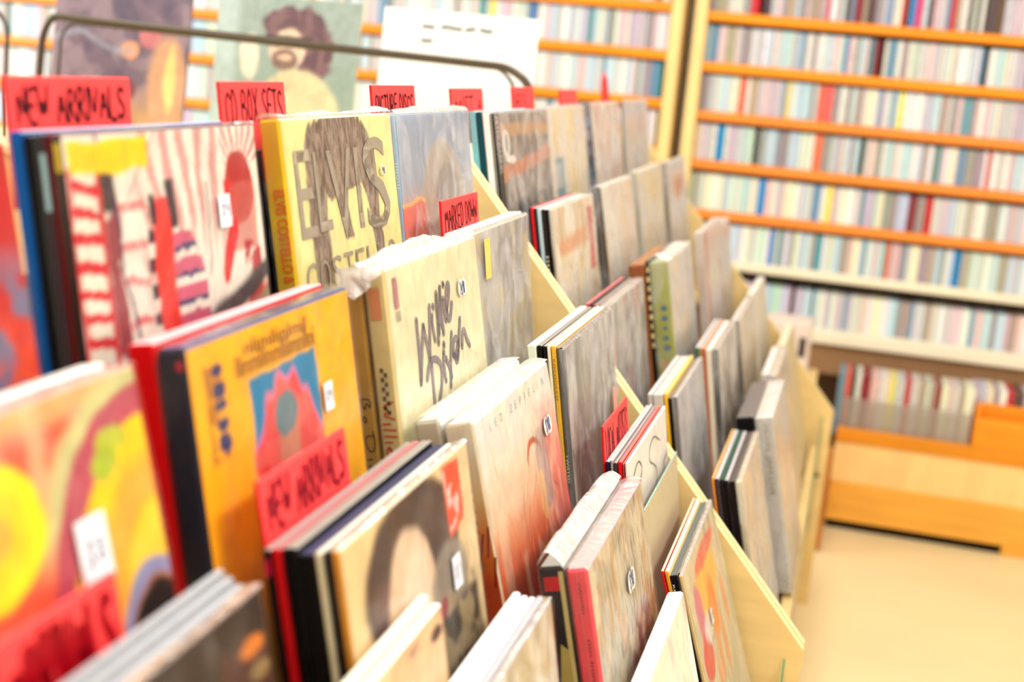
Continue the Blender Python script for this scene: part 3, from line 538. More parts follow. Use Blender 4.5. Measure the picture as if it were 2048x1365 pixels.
for i, (c1, c2, l_, ed) in enumerate(cs):
    R = record('A20', zs[i], zs[i+1]-.0004, -.252+.002*(i in (3, 4)), 10.5, c1, c2, l_, edge=ed)
    if i == 4: add_lettering(R['root'], on_spine(printed('cocoocco', .003, .05), R, .001, .95), card((150, 110, 30)))
    if i == 5: add_lettering(R['root'], on_spine(printed('TWISTED', .0026, .035), R, .0007, .59), card((230, 226, 220)))
R = record('A20', .2215, .2262, -.2535, 10.5, (70, 56, 62), (52, 38, 44), 'record in milky wrinkled poly bag with soft grey cover by the divider', art=art_haze([(120, 112, 102), (178, 172, 172), (150, 142, 118), (190, 182, 176)], 8, 4), bag=BAG_MILK, bagtop=.003, crumple=.005)
mesh_obj('pink_label', *on_cover(([(0, 0, 0), (.035, 0, 0), (.03, .05, 0), (.01, .055, 0)], [(0, 1, 2, 3)]), R, .78, .52, .0062), card((226, 160, 146)), R['root'])
# ---------------- near module, fourth tier
record('A33', .2500, .2575, -.333, 11, (236, 234, 214), (232, 230, 212), 'cream record edge just behind the peach eye cover at the bottom', dy=.185, edge=(244, 243, 226), h=.245, wd=.25)
R = record('A33', .2600, .2685, -.338, 11, (226, 196, 150), (236, 234, 214), 'record with a peach close-up of an eye on its cover, bottom edge', dy=.185, art=art_face, edge=(244, 243, 226), h=.24, wd=.25)
for i, (a_, b_, c_) in enumerate(((.284, .2915, (246, 246, 250)), (.292, .2985, (240, 240, 246)), (.299, .3055, (226, 226, 234)), (.306, .3125, (180, 178, 186)))):
    record('A32', a_, b_, -.391-.002*(i in (1, 2)), 11, c_, c_, ['bright white record edge, rearmost of the white stack at the bottom', 'white record edge second from the back of the bottom white stack', 'white record edge just left of the grey one at the bottom', 'grey record edge behind the beige cover at the bottom'][i], edge=c_)
R = record('A32', .3135, .320, -.393, 11, (206, 190, 156), (150, 148, 154), 'beige record cover in front of the white stack, bottom edge', art=art_haze([(208, 192, 156), (222, 216, 204), (190, 178, 150)], 5, 4), bag=BAG_THIN, edge=(176, 176, 186), bagtop=.002)
R = record('A31', .293, .3175, -.381, 13.5, (30, 22, 18), (26, 18, 16), 'black, cream and red patterned box set in crumpled plastic behind the pink one', kind='record_box_set', cat='box set', art=art_plain((120, 110, 90)), bag=BAG_THIN, top=WRAP_TOP, bagtop=.014, crumple=.002, edge=(196, 196, 190))
add_lettering(R['root'], on_spine_flat(([(0, 0, 0), (.017, 0, 0), (.017, .014, 0), (0, .014, 0)], [(0, 1, 2, 3)]), R, .004, .925), card((205, 12, 16)), 'red_spine_block')
def blot(pts, c, nm='cream_spine_pattern'): add_lettering(R['root'], on_spine_flat(([(p[0], p[1]*LW, 0) for p in pts], [tuple(range(len(pts)))]), R, 0, 0, .0007), card(c), nm)
blot([(.0185, .45), (.0235, .45), (.0235, .985), (.019, .985)], (206, 190, 130)); blot([(.0, .86), (.008, .87), (.007, .905), (.001, .915)], (196, 180, 110)); blot([(.006, .60), (.019, .58), (.019, .74), (.012, .76)], (190, 170, 96))
R = record('A31', .3195, .341, -.379, 13.5, (240, 92, 106), (238, 84, 98), 'thick pink box set in clear plastic with a mottled beige cover', kind='record_box_set', cat='box set', art=art_grain, bag=BAG_THIN, top=BAG_MILK, bagtop=.004, crumple=.004, edge=(240, 190, 202))
add_lettering(R['root'], on_spine(printed('nlmiln', .003, .03), R, .010, .955), card((120, 14, 40))); add_lettering(R['root'], on_spine(printed('mn lnimln', .003, .055), R, .012, .78), card((120, 14, 40)))
blot([(.0095, .4), (.0103, .4), (.0103, .985), (.0095, .985)], (236, 120, 130), 'spine_crease'); price(R, .56, .77, '$98', .045, 'round', (226, 222, 216))
zs = [.289, .295, .299, .304, .310, .3125, .316]
cs = [((34, 24, 58), (34, 22, 56), 'navy record spine below the small tilted red tag', (196, 190, 188)), ((170, 164, 164), (150, 140, 140), 'light grey record spine right of the navy one, fourth tier', (206, 202, 202)), ((96, 88, 90), (60, 50, 56), 'dark grey record spine left of the red spine, fourth tier', (170, 160, 160)), ((216, 20, 26), (218, 14, 22), 'red record spine left of the puzzle cover', (206, 120, 116)), ((190, 110, 96), (180, 60, 60), 'reddish brown record spine touching the white puzzle cover', (190, 150, 130))]
for i, (c1, c2, l_, ed) in enumerate(cs): record('A30', zs[i], zs[i+1]-.0004, -.380+.002*(i % 2), 9, c1, c2, l_, edge=ed)
R = record('A30', .3127, .317, -.378, 9, (228, 226, 220), (236, 234, 232), 'white record cover with thin jigsaw outlines by the divider', art=art_puzzle, edge=(246, 246, 248))
pz = [[(.10, .92), (.22, .96), (.32, .90), (.22, .86), (.10, .85), (.22, .78), (.38, .72)], [(.78, .90), (.62, .96), (.5, .93), (.48, .88), (.6, .84), (.68, .80), (.62, .72), (.72, .66), (.82, .70), (.84, .78), (.98, .8)]]
add_lettering(R['root'], on_cover(ribbon([[(p[0]*LW, p[1]*LW) for p in q] for q in pz], .0022), R, 0, 0, .0009), card((120, 110, 108)), 'jigsaw_outline')
record('A30', .3370, .3402, -.440, 9.0, (196, 182, 150), (150, 178, 170), 'thin record standing low with a beige cover in front of the puzzle cover', edge=(150, 182, 176), h=.268)
# ---------------- near module, bottom tier
R = record('A41', .384, .404, -.502, 16, (232, 232, 226), (242, 244, 242), 'plain white box set at the bottom beside the small black spine', kind='record_box_set', cat='box set', art=art_haze([(222, 218, 200), (205, 192, 184), (232, 230, 222)], 15, 3), edge=(252, 252, 252))
price(R, .55, .72, '9', .035, 'round', (226, 224, 214))
zs = [.3690, .3733, .3795, .3905, .3962]
record('A40', zs[0], zs[1]-.0003, -.503, 18.5, (206, 30, 30), (206, 26, 30), 'thin red record spine, rearmost of the lowest stack', edge=(232, 226, 190))
record('A40', zs[1], zs[2]-.0003, -.502, 18.5, (230, 208, 150), (224, 160, 50), 'amber record spine with creamy top in the lowest stack', edge=(240, 234, 206))
R = record('A40', zs[2], zs[3]-.0003, -.505, 18.5, (40, 16, 26), (10, 10, 14), 'black record spine with white lettering in the lowest stack', edge=(100, 104, 104), art=art_plain((40, 20, 30)))
add_lettering(R['root'], on_spine(printed('RECORDS', .0022, .045), R, .0018, .965), card((225, 225, 220))); add_lettering(R['root'], on_spine(printed('JUKEBOX', .0036, .06), R, .0010, .69), card((235, 232, 225)))
R = record('A40', zs[3], zs[4], -.504, 18.5, (226, 206, 150), (224, 200, 140), 'record with orange, pink and yellow patchwork cover in a loose bag', art=art_patch, bag=BAG_THIN, top=BAG_MILK, bagtop=.003, crumple=.004, edge=(190, 186, 186))
price(R, .37, .70, '$5', .02)
# ---------------- far module, top tier
cs = [(-.032, -.0215, (160, 205, 214), (120, 190, 200), 'teal and pale blue record spine left of the dark teal one, far module'), (-.021, -.0115, (20, 84, 96), (14, 70, 84), 'dark teal record spine on the far top tier'), (-.011, -.0005, (240, 240, 238), (244, 244, 244), 'white record spine next to dark teal on the far top tier'), (0, .0035, (150, 146, 136), (150, 150, 140), 'thin grey record spine between white and black, far top tier'), (.004, .0075, (14, 18, 18), (8, 14, 14), 'thin black record spine behind the dusky cover, far top tier')]
for a_, b_, c1, c2, l_ in cs: record('B03', a_, b_, -.005, 10.8, c1, c2, l_)
R = record('B03', .008, .014, -.005, 10.8, (60, 40, 36), (20, 14, 14), 'dusky record cover with orange bands and white lettered black spine', art=art_night, bag=BAG_SOFT, top=BAG_MILK)
add_lettering(R['root'], on_spine(printed('PETER GABRIEL', .0036, .085), R, .001, .985), card((226, 220, 214)))
record('B02', -.0085, -.0035, -.003, 10.5, (20, 96, 74), (10, 84, 66), 'thin green record spine on the far top tier')
R = record('B02', -.003, .003, -.002, 10.5, (206, 200, 196), (196, 198, 196), 'record with pale tan cover and teal stripe, far top tier', art=lambda U, V: lay(lay(art_haze([(243, 228, 195), (244, 221, 163), (230, 220, 211)], 19, 4)(U, V), rectm(U, V, .1, .2, .32, .72), (70, 150, 170)), rectm(U, V, .1, .55, .25, .68), (190, 190, 190)), bag=BAG_SOFT, top=BAG_MILK)
R = record('B01', -.0125, .0055, 0, 11, (226, 216, 200), (34, 32, 66), 'cream record cover with mottled navy spine, far top tier', art=art_haze([(244, 234, 216), (237, 228, 224), (222, 174, 153)], 23, 4), bag=BAG_SOFT, top=BAG_MILK)
for vv, cc in ((.86, (30, 110, 160)), (.78, (140, 130, 150)), (.68, (100, 100, 124)), (.55, (30, 90, 130)), (.5, (60, 90, 130))): add_lettering(R['root'], on_spine_flat(([(0, 0, 0), (.013, 0, 0), (.013, .02, 0), (0, .018, 0)], [(0, 1, 2, 3)]), R, .002, vv), card(cc), 'spine_blotch')
record('B00', .0, .0045, .002, 9.2, (150, 130, 100), (140, 122, 92), 'olive brown record spine at the end of the far top tier')
R = record('B00', .005, .0105, .003, 9.2, (205, 198, 194), (200, 196, 190), 'pale grey record cover at the very end of the far top tier', art=art_haze([(222, 216, 211), (211, 205, 216), (239, 222, 195)], 29, 4), bag=BAG_SOFT)
# ---------------- far module, second tier
cs = [(.0715, .0733, (20, 14, 14), 'very thin black record spine, leftmost of the far second tier'), (.0736, .0795, (206, 26, 40), 'bright red record spine on the far second tier'), (.0798, .0835, (16, 40, 44), 'dark green record spine right of the bright red one'), (.0838, .0905, (176, 200, 214), 'pale blue record spine on the far second tier'), (.0908, .0975, (40, 32, 28), 'dark brown record spine with pale marks, far second tier'), (.0978, .1025, (16, 10, 14), 'black record spine behind the cream cover, far second tier')]
for i, (a_, b_, c1, l_) in enumerate(cs):
    R = record('B13', a_, b_, -.136, 10.8, c1, c1, l_, art=art_plain(c1) if i == 4 else None, edge=(214, 130, 134) if i < 2 else (206, 204, 202))
    if i == 4: add_lettering(R['root'], on_spine(printed('IIII II', .004, .04), R, .001, .78), card((214, 206, 186)))
R = record('B13', .103, .107, -.136, 10.8, (226, 208, 168), (200, 190, 170), 'cream record cover with orange band and red right edge, far second tier', art=lambda U, V: lay(lay(art_haze([(244, 228, 192), (241, 234, 218), (222, 195, 153)], 33, 4)(U, V), sm(.04-np.abs(V-(.80+U*.03)), .03)*rectm(U, V, .1, .5, .8, 1), (232, 170, 110)), rectm(U, V, .82, .62, .95, .95), (214, 90, 84)), bag=BAG_SOFT, top=BAG_MILK)
R = record('B12', .092, .109, -.126, 12, (226, 222, 210), (24, 14, 12), 'pale record box with thick black and brown spine, far second tier', kind='record_box_set', cat='box set', art=art_haze([(241, 237, 226), (230, 222, 211), (243, 216, 174)], 37, 4), bag=BAG_SOFT, top=BAG_MILK)
add_lettering(R['root'], on_spine_flat(([(0, 0, 0), (.005, 0, 0), (.005, .13, 0), (0, .13, 0)], [(0, 1, 2, 3)]), R, .0065, .5), card((110, 74, 40)), 'spine_stripe')
record('B11', .0995, .104, -.121, 11, (206, 200, 186), (205, 200, 188), 'pale record edge behind the cream yellow cover, far second tier')
R = record('B11', .1045, .1125, -.122, 11, (226, 214, 170), (190, 184, 168), 'cream yellow record cover third along the far second tier', art=art_haze([(244, 232, 192), (244, 220, 153), (232, 226, 216)], 41, 4), bag=BAG_SOFT, top=BAG_MILK)
R = record('B10', .105, .116, -.122, 11, (214, 208, 196), (130, 120, 104), 'small-looking pale cover with orange blot at end of far second tier', art=lambda U, V: lay(art_haze([(230, 224, 216), (216, 211, 222), (239, 224, 201)], 43, 4)(U, V), ell(U, V, .55, .8, .25, .08, .4), (226, 160, 110)), bag=BAG_SOFT)
# ---------------- far module, third tier
cs = [(.1692, .1755, (214, 120, 124), (200, 40, 54), 'pink topped record with red spine, rearmost on the far third tier'), (.176, .182, (70, 56, 54), (24, 14, 14), 'black record spine between red ones, far third tier'), (.1825, .1885, (150, 140, 136), (206, 24, 36), 'red record spine next to the milky bagged cover, far third tier')]
for a_, b_, ed, c2, l_ in cs: record('B23', a_, b_, -.267, 9.7, (120, 100, 96), c2, l_, edge=ed)
R = record('B23', .189, .2065, -.267, 9.7, (150, 140, 138), (180, 176, 170), 'milky bagged record with faint pink and grey cover, far third tier', art=art_haze([(174, 161, 159), (222, 132, 132), (205, 199, 195), (132, 121, 115)], 47, 4), bag=BAG_MILK, crumple=.004)
record('B22', .170, .1985, -.250, 11, (150, 96, 60), (140, 84, 50), 'brown box set beside the lime green one', kind='record_box_set', cat='box set', edge=(170, 120, 84))
R = record('B22', .199, .2045, -.243, 11, (20, 14, 12), (26, 18, 14), 'narrow black record spine with a row of cream dots', art=art_plain((40, 30, 24)))
for i in range(9): add_lettering(R['root'], on_spine_flat(([(.0017*math.cos(q)*(1.2+.5*(i % 2)), .0055*math.sin(q), 0) for q in np.linspace(0, 6.28, 11)[:-1]], [tuple(range(10))]), R, .0028, .95-i*.052), card((216, 196, 130)), 'cream_dot')
R = record('B22', .2055, .238, -.240, 11, (206, 208, 190), (168, 172, 14), 'lime green box set with blue dots on its spine', kind='record_box_set', cat='box set', art=art_haze([(230, 222, 201), (216, 211, 216), (243, 220, 184)], 53, 4), bag=BAG_SOFT, top=WRAP_TOP, bagtop=.012, edge=(226, 228, 206))
for i, rr in enumerate((.0052, .0052, .0036, .0044, .0056)): add_lettering(R['root'], on_spine_flat(([(rr*1.1*math.cos(q), rr*math.sin(q), 0) for q in np.linspace(0, 6.28, 15)[:-1]], [tuple(range(14))]), R, .019, .745-i*.055), card((20, 100, 140)), 'blue_dot')
add_lettering(R['root'], on_spine_flat(([(0, 0, 0), (.018, 0, 0), (.018, .10, 0), (0, .10, 0)], [(0, 1, 2, 3)]), R, .006, .14), card((206, 160, 10)), 'amber_spine_patch')
R = record('B21', .236, .253, -.224, 10.7, (206, 190, 186), (206, 186, 176), 'bagged record cover with faint red vertical stripes, far third tier', art=lambda U, V: lay(lay(art_haze([(226, 209, 205), (213, 211, 226), (243, 220, 184)], 57, 4)(U, V), rectm(U, V, .05, 0, .2, 1, .05), (214, 130, 116)), sm(.05-np.abs(U-.9+.4*(V-.6)), .04)*(V < .75), (190, 80, 50)), bag=BAG_SOFT, top=BAG_MILK)
R = record('B20', .215, .240, -.258, 10.7, (222, 216, 204), (214, 208, 196), 'off-white wrapped record at the end of the far third tier', art=art_haze([(239, 232, 222), (222, 216, 216)], 59, 4), bag=BAG_WRAP, top=WRAP_TOP)
# ---------------- far module, fourth tier
record('B33', .2755, .283, -.388, 11, (196, 192, 190), (180, 176, 176), 'light grey record, rearmost behind the yellow spine on far fourth tier', edge=(214, 210, 208))
record('B33', .2835, .299, -.386, 11, (206, 202, 198), (190, 186, 184), 'light grey record just left of the yellow spine, far fourth tier', edge=(206, 200, 196))
record('B33', .2995, .3055, -.384, 11, (230, 190, 90), (232, 180, 40), 'yellow record spine on the far fourth tier', edge=(232, 206, 130))
record('B33', .306, .3125, -.390, 11, (22, 12, 14), (22, 12, 14), 'black record spine right of the yellow one, far fourth tier')
R = record('B33', .313, .320, -.387, 11, (190, 184, 190), (30, 18, 20), 'record in grey plastic with blue-green cover bottom, far fourth tier', art=lambda U, V: lay(art_haze([(201, 195, 205), (222, 216, 220), (184, 190, 199)], 61, 4)(U, V), sm(.72-V, .2)*sm(U-.3, .2)*.8, (110, 140, 146)), bag=BAG_MILK, bagtop=.002)
cs = [(.300, .3065, (150, 146, 140), (60, 110, 90), 'record with green spine tip left of the salmon topped one', (206, 202, 200)), (.307, .3125, (206, 150, 110), (180, 130, 80), 'brown record spine on the far fourth tier', (200, 196, 190)), (.313, .318, (210, 120, 80), (190, 96, 60), 'rust record spine with salmon top, far fourth tier', (236, 170, 150)), (.3185, .3295, (226, 216, 196), (224, 212, 190), 'cream record spine left of the black one, far fourth tier', (226, 222, 214))]
for a_, b_, c1, c2, l_, ed in cs: record('B32', a_, b_, -.381, 10, c1, c2, l_, edge=ed)
R = record('B32', .330, .3405, -.380, 10, (160, 150, 140), (20, 14, 16), 'record with thick black spine and beige cover, far fourth tier', art=art_haze([(190, 178, 167), (222, 211, 195), (132, 111, 90), (222, 216, 222)], 67, 4), bag=BAG_SOFT, edge=(190, 184, 178))
record('B31', .327, .3345, -.389, 11, (206, 200, 196), (190, 184, 180), 'pale record behind the black and orange spine, far fourth tier', edge=(222, 218, 214))
R = record('B31', .335, .343, -.389, 11, (214, 204, 190), (30, 16, 12), 'record with black and orange spine near end of far fourth tier', art=art_haze([(230, 220, 201), (239, 228, 216), (222, 190, 142)], 71, 4), bag=BAG_SOFT)
record('B30', .325, .343, -.389, 11, (214, 206, 190), (206, 198, 184), 'plain pale record at the end of the far fourth tier', edge=(226, 222, 214))
# ---------------- far module, bottom tier
cs = [(.3835, .387, (232, 160, 80), (232, 140, 50), 'orange record spine, rearmost of the lowest far stack', (232, 190, 120)), (.3875, .3945, (180, 176, 176), (60, 50, 54), 'grey topped dark record beside the orange spine, lowest far stack', (196, 192, 192)), (.395, .4015, (60, 70, 66), (22, 12, 16), 'black record with dark green top, lowest far stack', (40, 90, 74)), (.402, .4085, (170, 164, 166), (20, 12, 16), 'black record with grey top, lowest far stack', (186, 180, 184)), (.409, .4185, (60, 54, 50), (18, 10, 14), 'thick black record spine left of the cream edge, lowest far stack', (90, 80, 76))]
for a_, b_, c1, c2, l_, ed in cs: record('B43', a_, b_, -.500, 13.5, c1, c2, l_, edge=ed)
R = record('B43', .419, .428, -.499, 13.5, (206, 200, 188), (214, 206, 184), 'cream record in front of the black spines, lowest far stack', art=art_haze([(222, 213, 203), (211, 205, 205), (239, 222, 184)], 73, 4), bag=BAG_SOFT, edge=(226, 216, 190))
R = record('B42', .383, .4135, -.488, 13, (30, 24, 26), (12, 10, 12), 'black box set with grey top behind the white box set', kind='record_box_set', cat='box set', edge=(120, 112, 110))
R = record('B42', .415, .446, -.482, 13, (214, 208, 200), (206, 200, 196), 'white box set with faint grey lettering down its spine', kind='record_box_set', cat='box set', art=art_haze([(228, 220, 205), (243, 222, 174), (220, 216, 220)], 79, 4), bag=BAG_SOFT, edge=(250, 252, 250))
add_lettering(R['root'], on_spine(printed('PEARL JAM LIVE', .0105, .125), R, .010, .955), card((128, 120, 116)))
record('B41', .398, .412, -.486, 13, (214, 208, 200), (196, 190, 190), 'pale plastic wrapped record, rear one near end of lowest far tier', edge=(226, 224, 220))
R = record('B41', .413, .430, -.486, 13, (214, 200, 160), (206, 198, 190), 'record with tan and orange cover near end of lowest far tier', art=art_haze([(230, 211, 163), (243, 195, 121), (220, 216, 216)], 83, 4), bag=BAG_SOFT)
record('B40', .405, .425, -.492, 13, (206, 190, 150), (196, 182, 150), 'tan record at the very end of the lowest far tier', edge=(226, 216, 190))

# ---------------------------------------------------------------- red divider cards with marker lettering
RED = mat('neon_red_card', (255, 70, 72), .45, .05, 40); REDE = mat('neon_red_edge', (214, 12, 20), .4, .05, 40)
MARK = card((70, 6, 22), .5)
def divider_card(text, x, y0, y1, ztop, hv, lean, label, hgt=.55, group='red divider cards', mk=MARK, lab_w=.86, drop=.26, z0=None, stroke=.0028, roll=0.0, stem=.05):
    """ztop at the near end; the card's tab carries the lettering, its stem runs down between the records"""
    a = math.radians(lean); wd = y1-y0; t = .003
    root = empty('divider_card', (x+(hv+stem)*math.sin(a), (y0+y1)/2, ztop-(hv+stem)*math.cos(a)), (roll, -a, 0)); H = hv+stem
    b = MB(); b.box((-t/2, -wd/2, 0), (t/2, wd/2, H), 0, .0008); b.m = [1 if np.array([b.v[i] for i in f]).mean(0)[1] < -wd/2+.001 else 0 for f in b.f]
    b.obj('card', [RED, REDE], root)
    if text:
        V, F = marker(text, hv*hgt, wd*lab_w, stroke)
        mesh_obj('marker_lettering', [(t/2+.0004, -wd/2+wd*.07+p[0], H-hv+hv*drop+p[1]) for p in V], F, mk, root)
    tag(root, label, 'divider card', group); return root
divider_card('NEW ARRIVALS', -.058, -1.061, -.885, .034, .045, 8, 'large blurry red card reading new arrivals at far left of the top tier', stroke=.0036)
divider_card('CD BOX SETS', -.030, -.776, -.628, .034, .045, 9, 'red card reading CD box sets behind the pale yellow box', hgt=.7, drop=.12)
divider_card('PICTURE DISCS', -.030, -.371, -.208, .031, .045, 9, 'red card reading picture discs behind the blue sky cover', hgt=.6, drop=.15)
divider_card('ANST A', -.040, -.011, .160, .026, .045, 9, 'red card with smudged letters left of the white poster edge, far top tier', hgt=.6, drop=.15, stem=.035)
divider_card('IRS', -.040, .344, .500, .028, .045, 9, 'small red card right below the curved end of the wire bar', hgt=.6, lab_w=.5, drop=.15)
divider_card('', -.020, .627, .777, .025, .04, 9, 'blank pinkish red card second from the far end of the top tier')
rt = empty('divider_card', (-.018, 1.125, -.03), (0, math.radians(-9), 0))
mesh_obj('card', [(x_, y_, z_) for x_ in (-.0015, .0015) for (y_, z_) in ((-.05, 0), (.05, 0), (.035, .075), (.005, .093), (-.03, .07))], [(0, 1, 2, 3, 4), (9, 8, 7, 6, 5)]+[(i, i+5, (i+1) % 5+5, (i+1) % 5) for i in range(5)], card((206, 40, 36), .4), rt); tag(rt, 'small pointed dark red card at the far end of the top tier', 'divider card', 'red divider cards')
divider_card('MARKED DOWN', .059, -.348, -.186, -.097, .045, 9, 'red card reading marked down above the second tier', hgt=.62, drop=.2)
divider_card('LOCAL ARTISTS', .281, -.350, -.178, -.340, .066, 9, 'small steep red card with lettering above the fourth tier', hgt=.62, drop=.24)
divider_card('NEW ARRIVALS', .158, -1.078, -.907, -.227, .052, 12, 'blurred red card reading new arrivals in front of the orange box set', hgt=.58, stroke=.0048, mk=card((150, 4, 34)))
divider_card('NEW ARRIVALS', .142, -1.424, -1.243, -.238, .072, 12, 'very blurred large red card in the bottom left corner', hgt=.6, stroke=.008, mk=card((160, 0, 20)))

# ---------------------------------------------------------------- the rack: side panels, stepped shelves, clear front lips
PLY = mat('birch_ply_face', (226, 196, 134), .5, .10, 5, stretch=(1, 1, 7)); EDGE = mat('birch_ply_edge', (240, 224, 168), .5, .08, 60, stretch=(.3, 1, 6))
SEAM = mat('ply_glue_line', (206, 182, 120), .6, .1, 60)
PROF = [(-.055, -.066), (-.012, -.066), (.5481, -.706), (.5481, FLOOR+.0), (-.055, FLOOR)]
def panel(name, y0, y1, parent):
    b = MB(); b.prism([(x_, z_) for x_, z_ in PROF], y0, y1, 0, 1); return b.obj(name, [PLY, EDGE], parent)
def rack(y0, y1, label):
    root = empty('record_rack', ((.25), (y0+y1)/2, FLOOR)); ox, oy, oz = root.location
    def put(o): o.location = (-ox, -oy, -oz); o.parent = root; return o
    put(panel('side_panel', y0+.0015, y0+.0175, None)); put(panel('side_panel', y1-.0175, y1-.0015, None))
    for i in range(5):
        zt = -.1279*i; n0 = .1088*i
        b = MB(); x0 = n0-.019 if i else -.05; x1 = n0+.088 if i < 4 else .5
        b.box((x0, y0+.019, zt-.336), (x1, y1-.019, zt-.326)); put(b.obj('bin_floor', [PLY]))
        b = MB()
        if i < 4: b.box((x1-.0, y0+.019, zt-.1279-.326), (x1+.006, y1-.019, zt-.326)); put(b.obj('riser', [PLY]))
    b = MB(); b.box((-.055, y0+.019, -.326), (-.049, y1-.019, -.11)); 
    put(b.obj('back_board', [PLY]))
    b = MB(); b.box((.503, y0+.019, FLOOR+.01), (.521, y1-.019, -.80)); put(b.obj('front_board', [PLY]))
    b = MB(); b.box((.5215, y0+.022, -1.02), (.5255, y1-.022, -.722), 0, .0006)
    g = b.obj('clear_front_lip', [ACR, ACRE]); g.data.polygons.foreach_set('material_index', np.array([1 if abs(p.normal.y) > .8 else 0 for p in g.data.polygons], dtype=np.int32)); put(g)
    for yy in (y0+.06, y1-.06):
        b = MB(); n = 12; V = [( .5255, yy+.007*math.cos(q), -.86+.007*math.sin(q)) for q in np.linspace(0, 2*math.pi, n+1)[:-1]]+[( .534, yy+.005*math.cos(q), -.86+.005*math.sin(q)) for q in np.linspace(0, 2*math.pi, n+1)[:-1]]
        F = [tuple(range(n, 2*n))]+[(i, (i+1) % n, n+(i+1) % n, n+i) for i in range(n)]; put(mesh_obj('screw_cap', V, F, card((40, 36, 34), .4)))
    tag(root, label, 'record rack', 'stepped record racks'); return root
ACR = bag_mat('clear_acrylic', .02, .1, 3, .05, (.85, 1, .92), .02); ACRE = mat('green_acrylic_edge', (70, 170, 120), .2)
rack(-1.86, -.0016, 'stepped birch plywood record rack nearest the camera, tiers of records')
rack(.0016, WB+.019, 'stepped birch plywood record rack farther away, ending before the aisle')

# ---------------------------------------------------------------- wire display behind the top tier
WIRE = mat('dark_bronze_wire', (78, 68, 56), .35, .08, 40, metal=.3)
BASE = -.185
bk = empty('display_cabinet', (-.72, .76, FLOOR)); b = MB()
b.box((-.64, -.19, 0), (.64, .20, BASE-FLOOR-.02), 0, .002); b.obj('cabinet_body', [PLY], bk); b = MB(); b.box((-.66, -.20, BASE-FLOOR-.0199), (.655, .21, BASE-FLOOR), 0, .003); b.obj('cabinet_top', [EDGE], bk)
tag(bk, 'wooden cabinet behind the top tier carrying the wire display', 'cabinet')
wr = empty('wire_display', (-.65, .66, BASE))
def wire(pts, r=.0036, nm='wire_loop'): return tube(nm, [(p[0]+.65, p[1]-.66, p[2]-BASE) for p in pts], r, WIRE, wr)
wire([(-1.115, .66, BASE+.004), (-1.105, .66, .030), (-1.085, .66, .074), (-.5, .66, .063), (-.125, .66, .056), (-.082, .66, .028), (-.080, .66, BASE+.004)], .0076)
wire([(-1.118, .735, BASE+.004), (-1.108, .735, .036), (-1.085, .735, .064), (-.16, .735, .052), (-.13, .735, .02), (-.13, .735, BASE+.004)], .0034)
wire([(-1.186, .66, BASE+.004), (-1.184, .66, .045), (-1.21, .66, .078), (-1.33, .66, .075), (-1.34, .66, BASE+.004)], .0045)
for xx in (-1.1, -.6, -.1): wire([(xx, .645, BASE+.004), (xx, .92, BASE+.004)], .003, 'base_wire')
tag(wr, 'dark wire loop rack holding tall covers behind the top tier', 'wire rack')
def hang(x0, x1, ztop, y, art, label, kind='vinyl_record', cat='record', th=.004, lean=6, col=(200, 200, 200)):
    wd = x1-x0; h = ztop-(BASE+.008); a = math.radians(lean)
    root = empty(kind, ((x0+x1)/2, y-.0, BASE+.010), (-a, 0, 0)); h = h/math.cos(a)
    b = MB(); b.box((-wd/2, 0, 0), (wd/2, th, h), 0, .0006); b.obj('sleeve' if 'record' in kind else 'sheet', [card(col)], root)
    if art:
        o = paint('cover_art', art, wd-.002, h-.002, 0, root, 100, 100, y0=0); o.rotation_euler = (0, 0, -math.pi/2); o.location = (-wd/2+.001, -.0004, .001)
    tag(root, label, cat); return root
def art_dusk(U, V):
    b = flat(U, (112, 96, 112)); n = fbm(U, V, 6, 91); b = lay(b, sm(n-.55, .1)*.6, (150, 130, 140)); b = lay(b, sm(.4-n, .1)*.7, (84, 76, 96)); b = lay(b, sm(.28-V, .2), (180, 140, 104))
    b = lay(b, ell(U, V, .58, .58, .07, .06, .3), (206, 150, 120)); b = lay(b, ell(U, V, .72, .68, .09, .08, .3), (180, 110, 116)); b = lay(b, ell(U, V, .86, .40, .14, .28, .3), (196, 150, 120)); b = lay(b, ell(U, V, .88, .42, .04, .2, .4), (226, 196, 130))
    b = lay(b, ell(U, V, .52, .34, .12, .08, .3), (120, 70, 80)); b = lay(b, sm(.02-np.abs(V-.62-.05*np.sin(U*9)), .02)*(U < .6)*.6, (150, 150, 165)); return b
def art_singer(U, V):
    b = flat(U, (146, 160, 156)); b = lay(b, sm(.6-V, .4)*.5, (134, 158, 146)); b = lay(b, sm(.15-U, .05)*.6, (186, 202, 206))
    jg = fbm(U, V, 14, 66)*.5; hd = sm(1.2-jg-np.hypot((U-.56)/.25, (V-.80)/.15), .15); hd = np.maximum(hd, sm(1.2-jg-np.hypot((U-.70)/.14, (V-.66)/.17), .15)); b = lay(b, hd, (98, 74, 84)); b = lay(b, hd*sm(fbm(U, V, 20, 6)-.5, .1)*.5, (140, 108, 112))
    b = lay(b, ell(U, V, .51, .68, .12, .13, .15), (214, 190, 170)); b = lay(b, ell(U, V, .5, .62, .09, .07, .2)*.9, (110, 84, 80)); b = lay(b, ell(U, V, .5, .635, .05, .02, .3), (206, 170, 150)); b = lay(b, sm(.013-np.abs(V-.755), .01)*rectm(U, V, .34, .6, .68, .9), (70, 60, 66))
    b = lay(b, rectm(U, V, .40, .70, .47, .72, .02), (96, 76, 76)); b = lay(b, rectm(U, V, .53, .70, .60, .72, .02), (96, 76, 76))
    b = lay(b, ell(U, V, .25, .62, .07, .14, .3), (214, 204, 190)); b = lay(b, ell(U, V, .6, .28, .3, .28, .1), (206, 196, 160)); b = lay(b, sm(fbm(U, V, 8, 61)-.55, .15)*.4*sm(.5-V, .1)*sm(U-.3, .1), (150, 136, 112)); return b
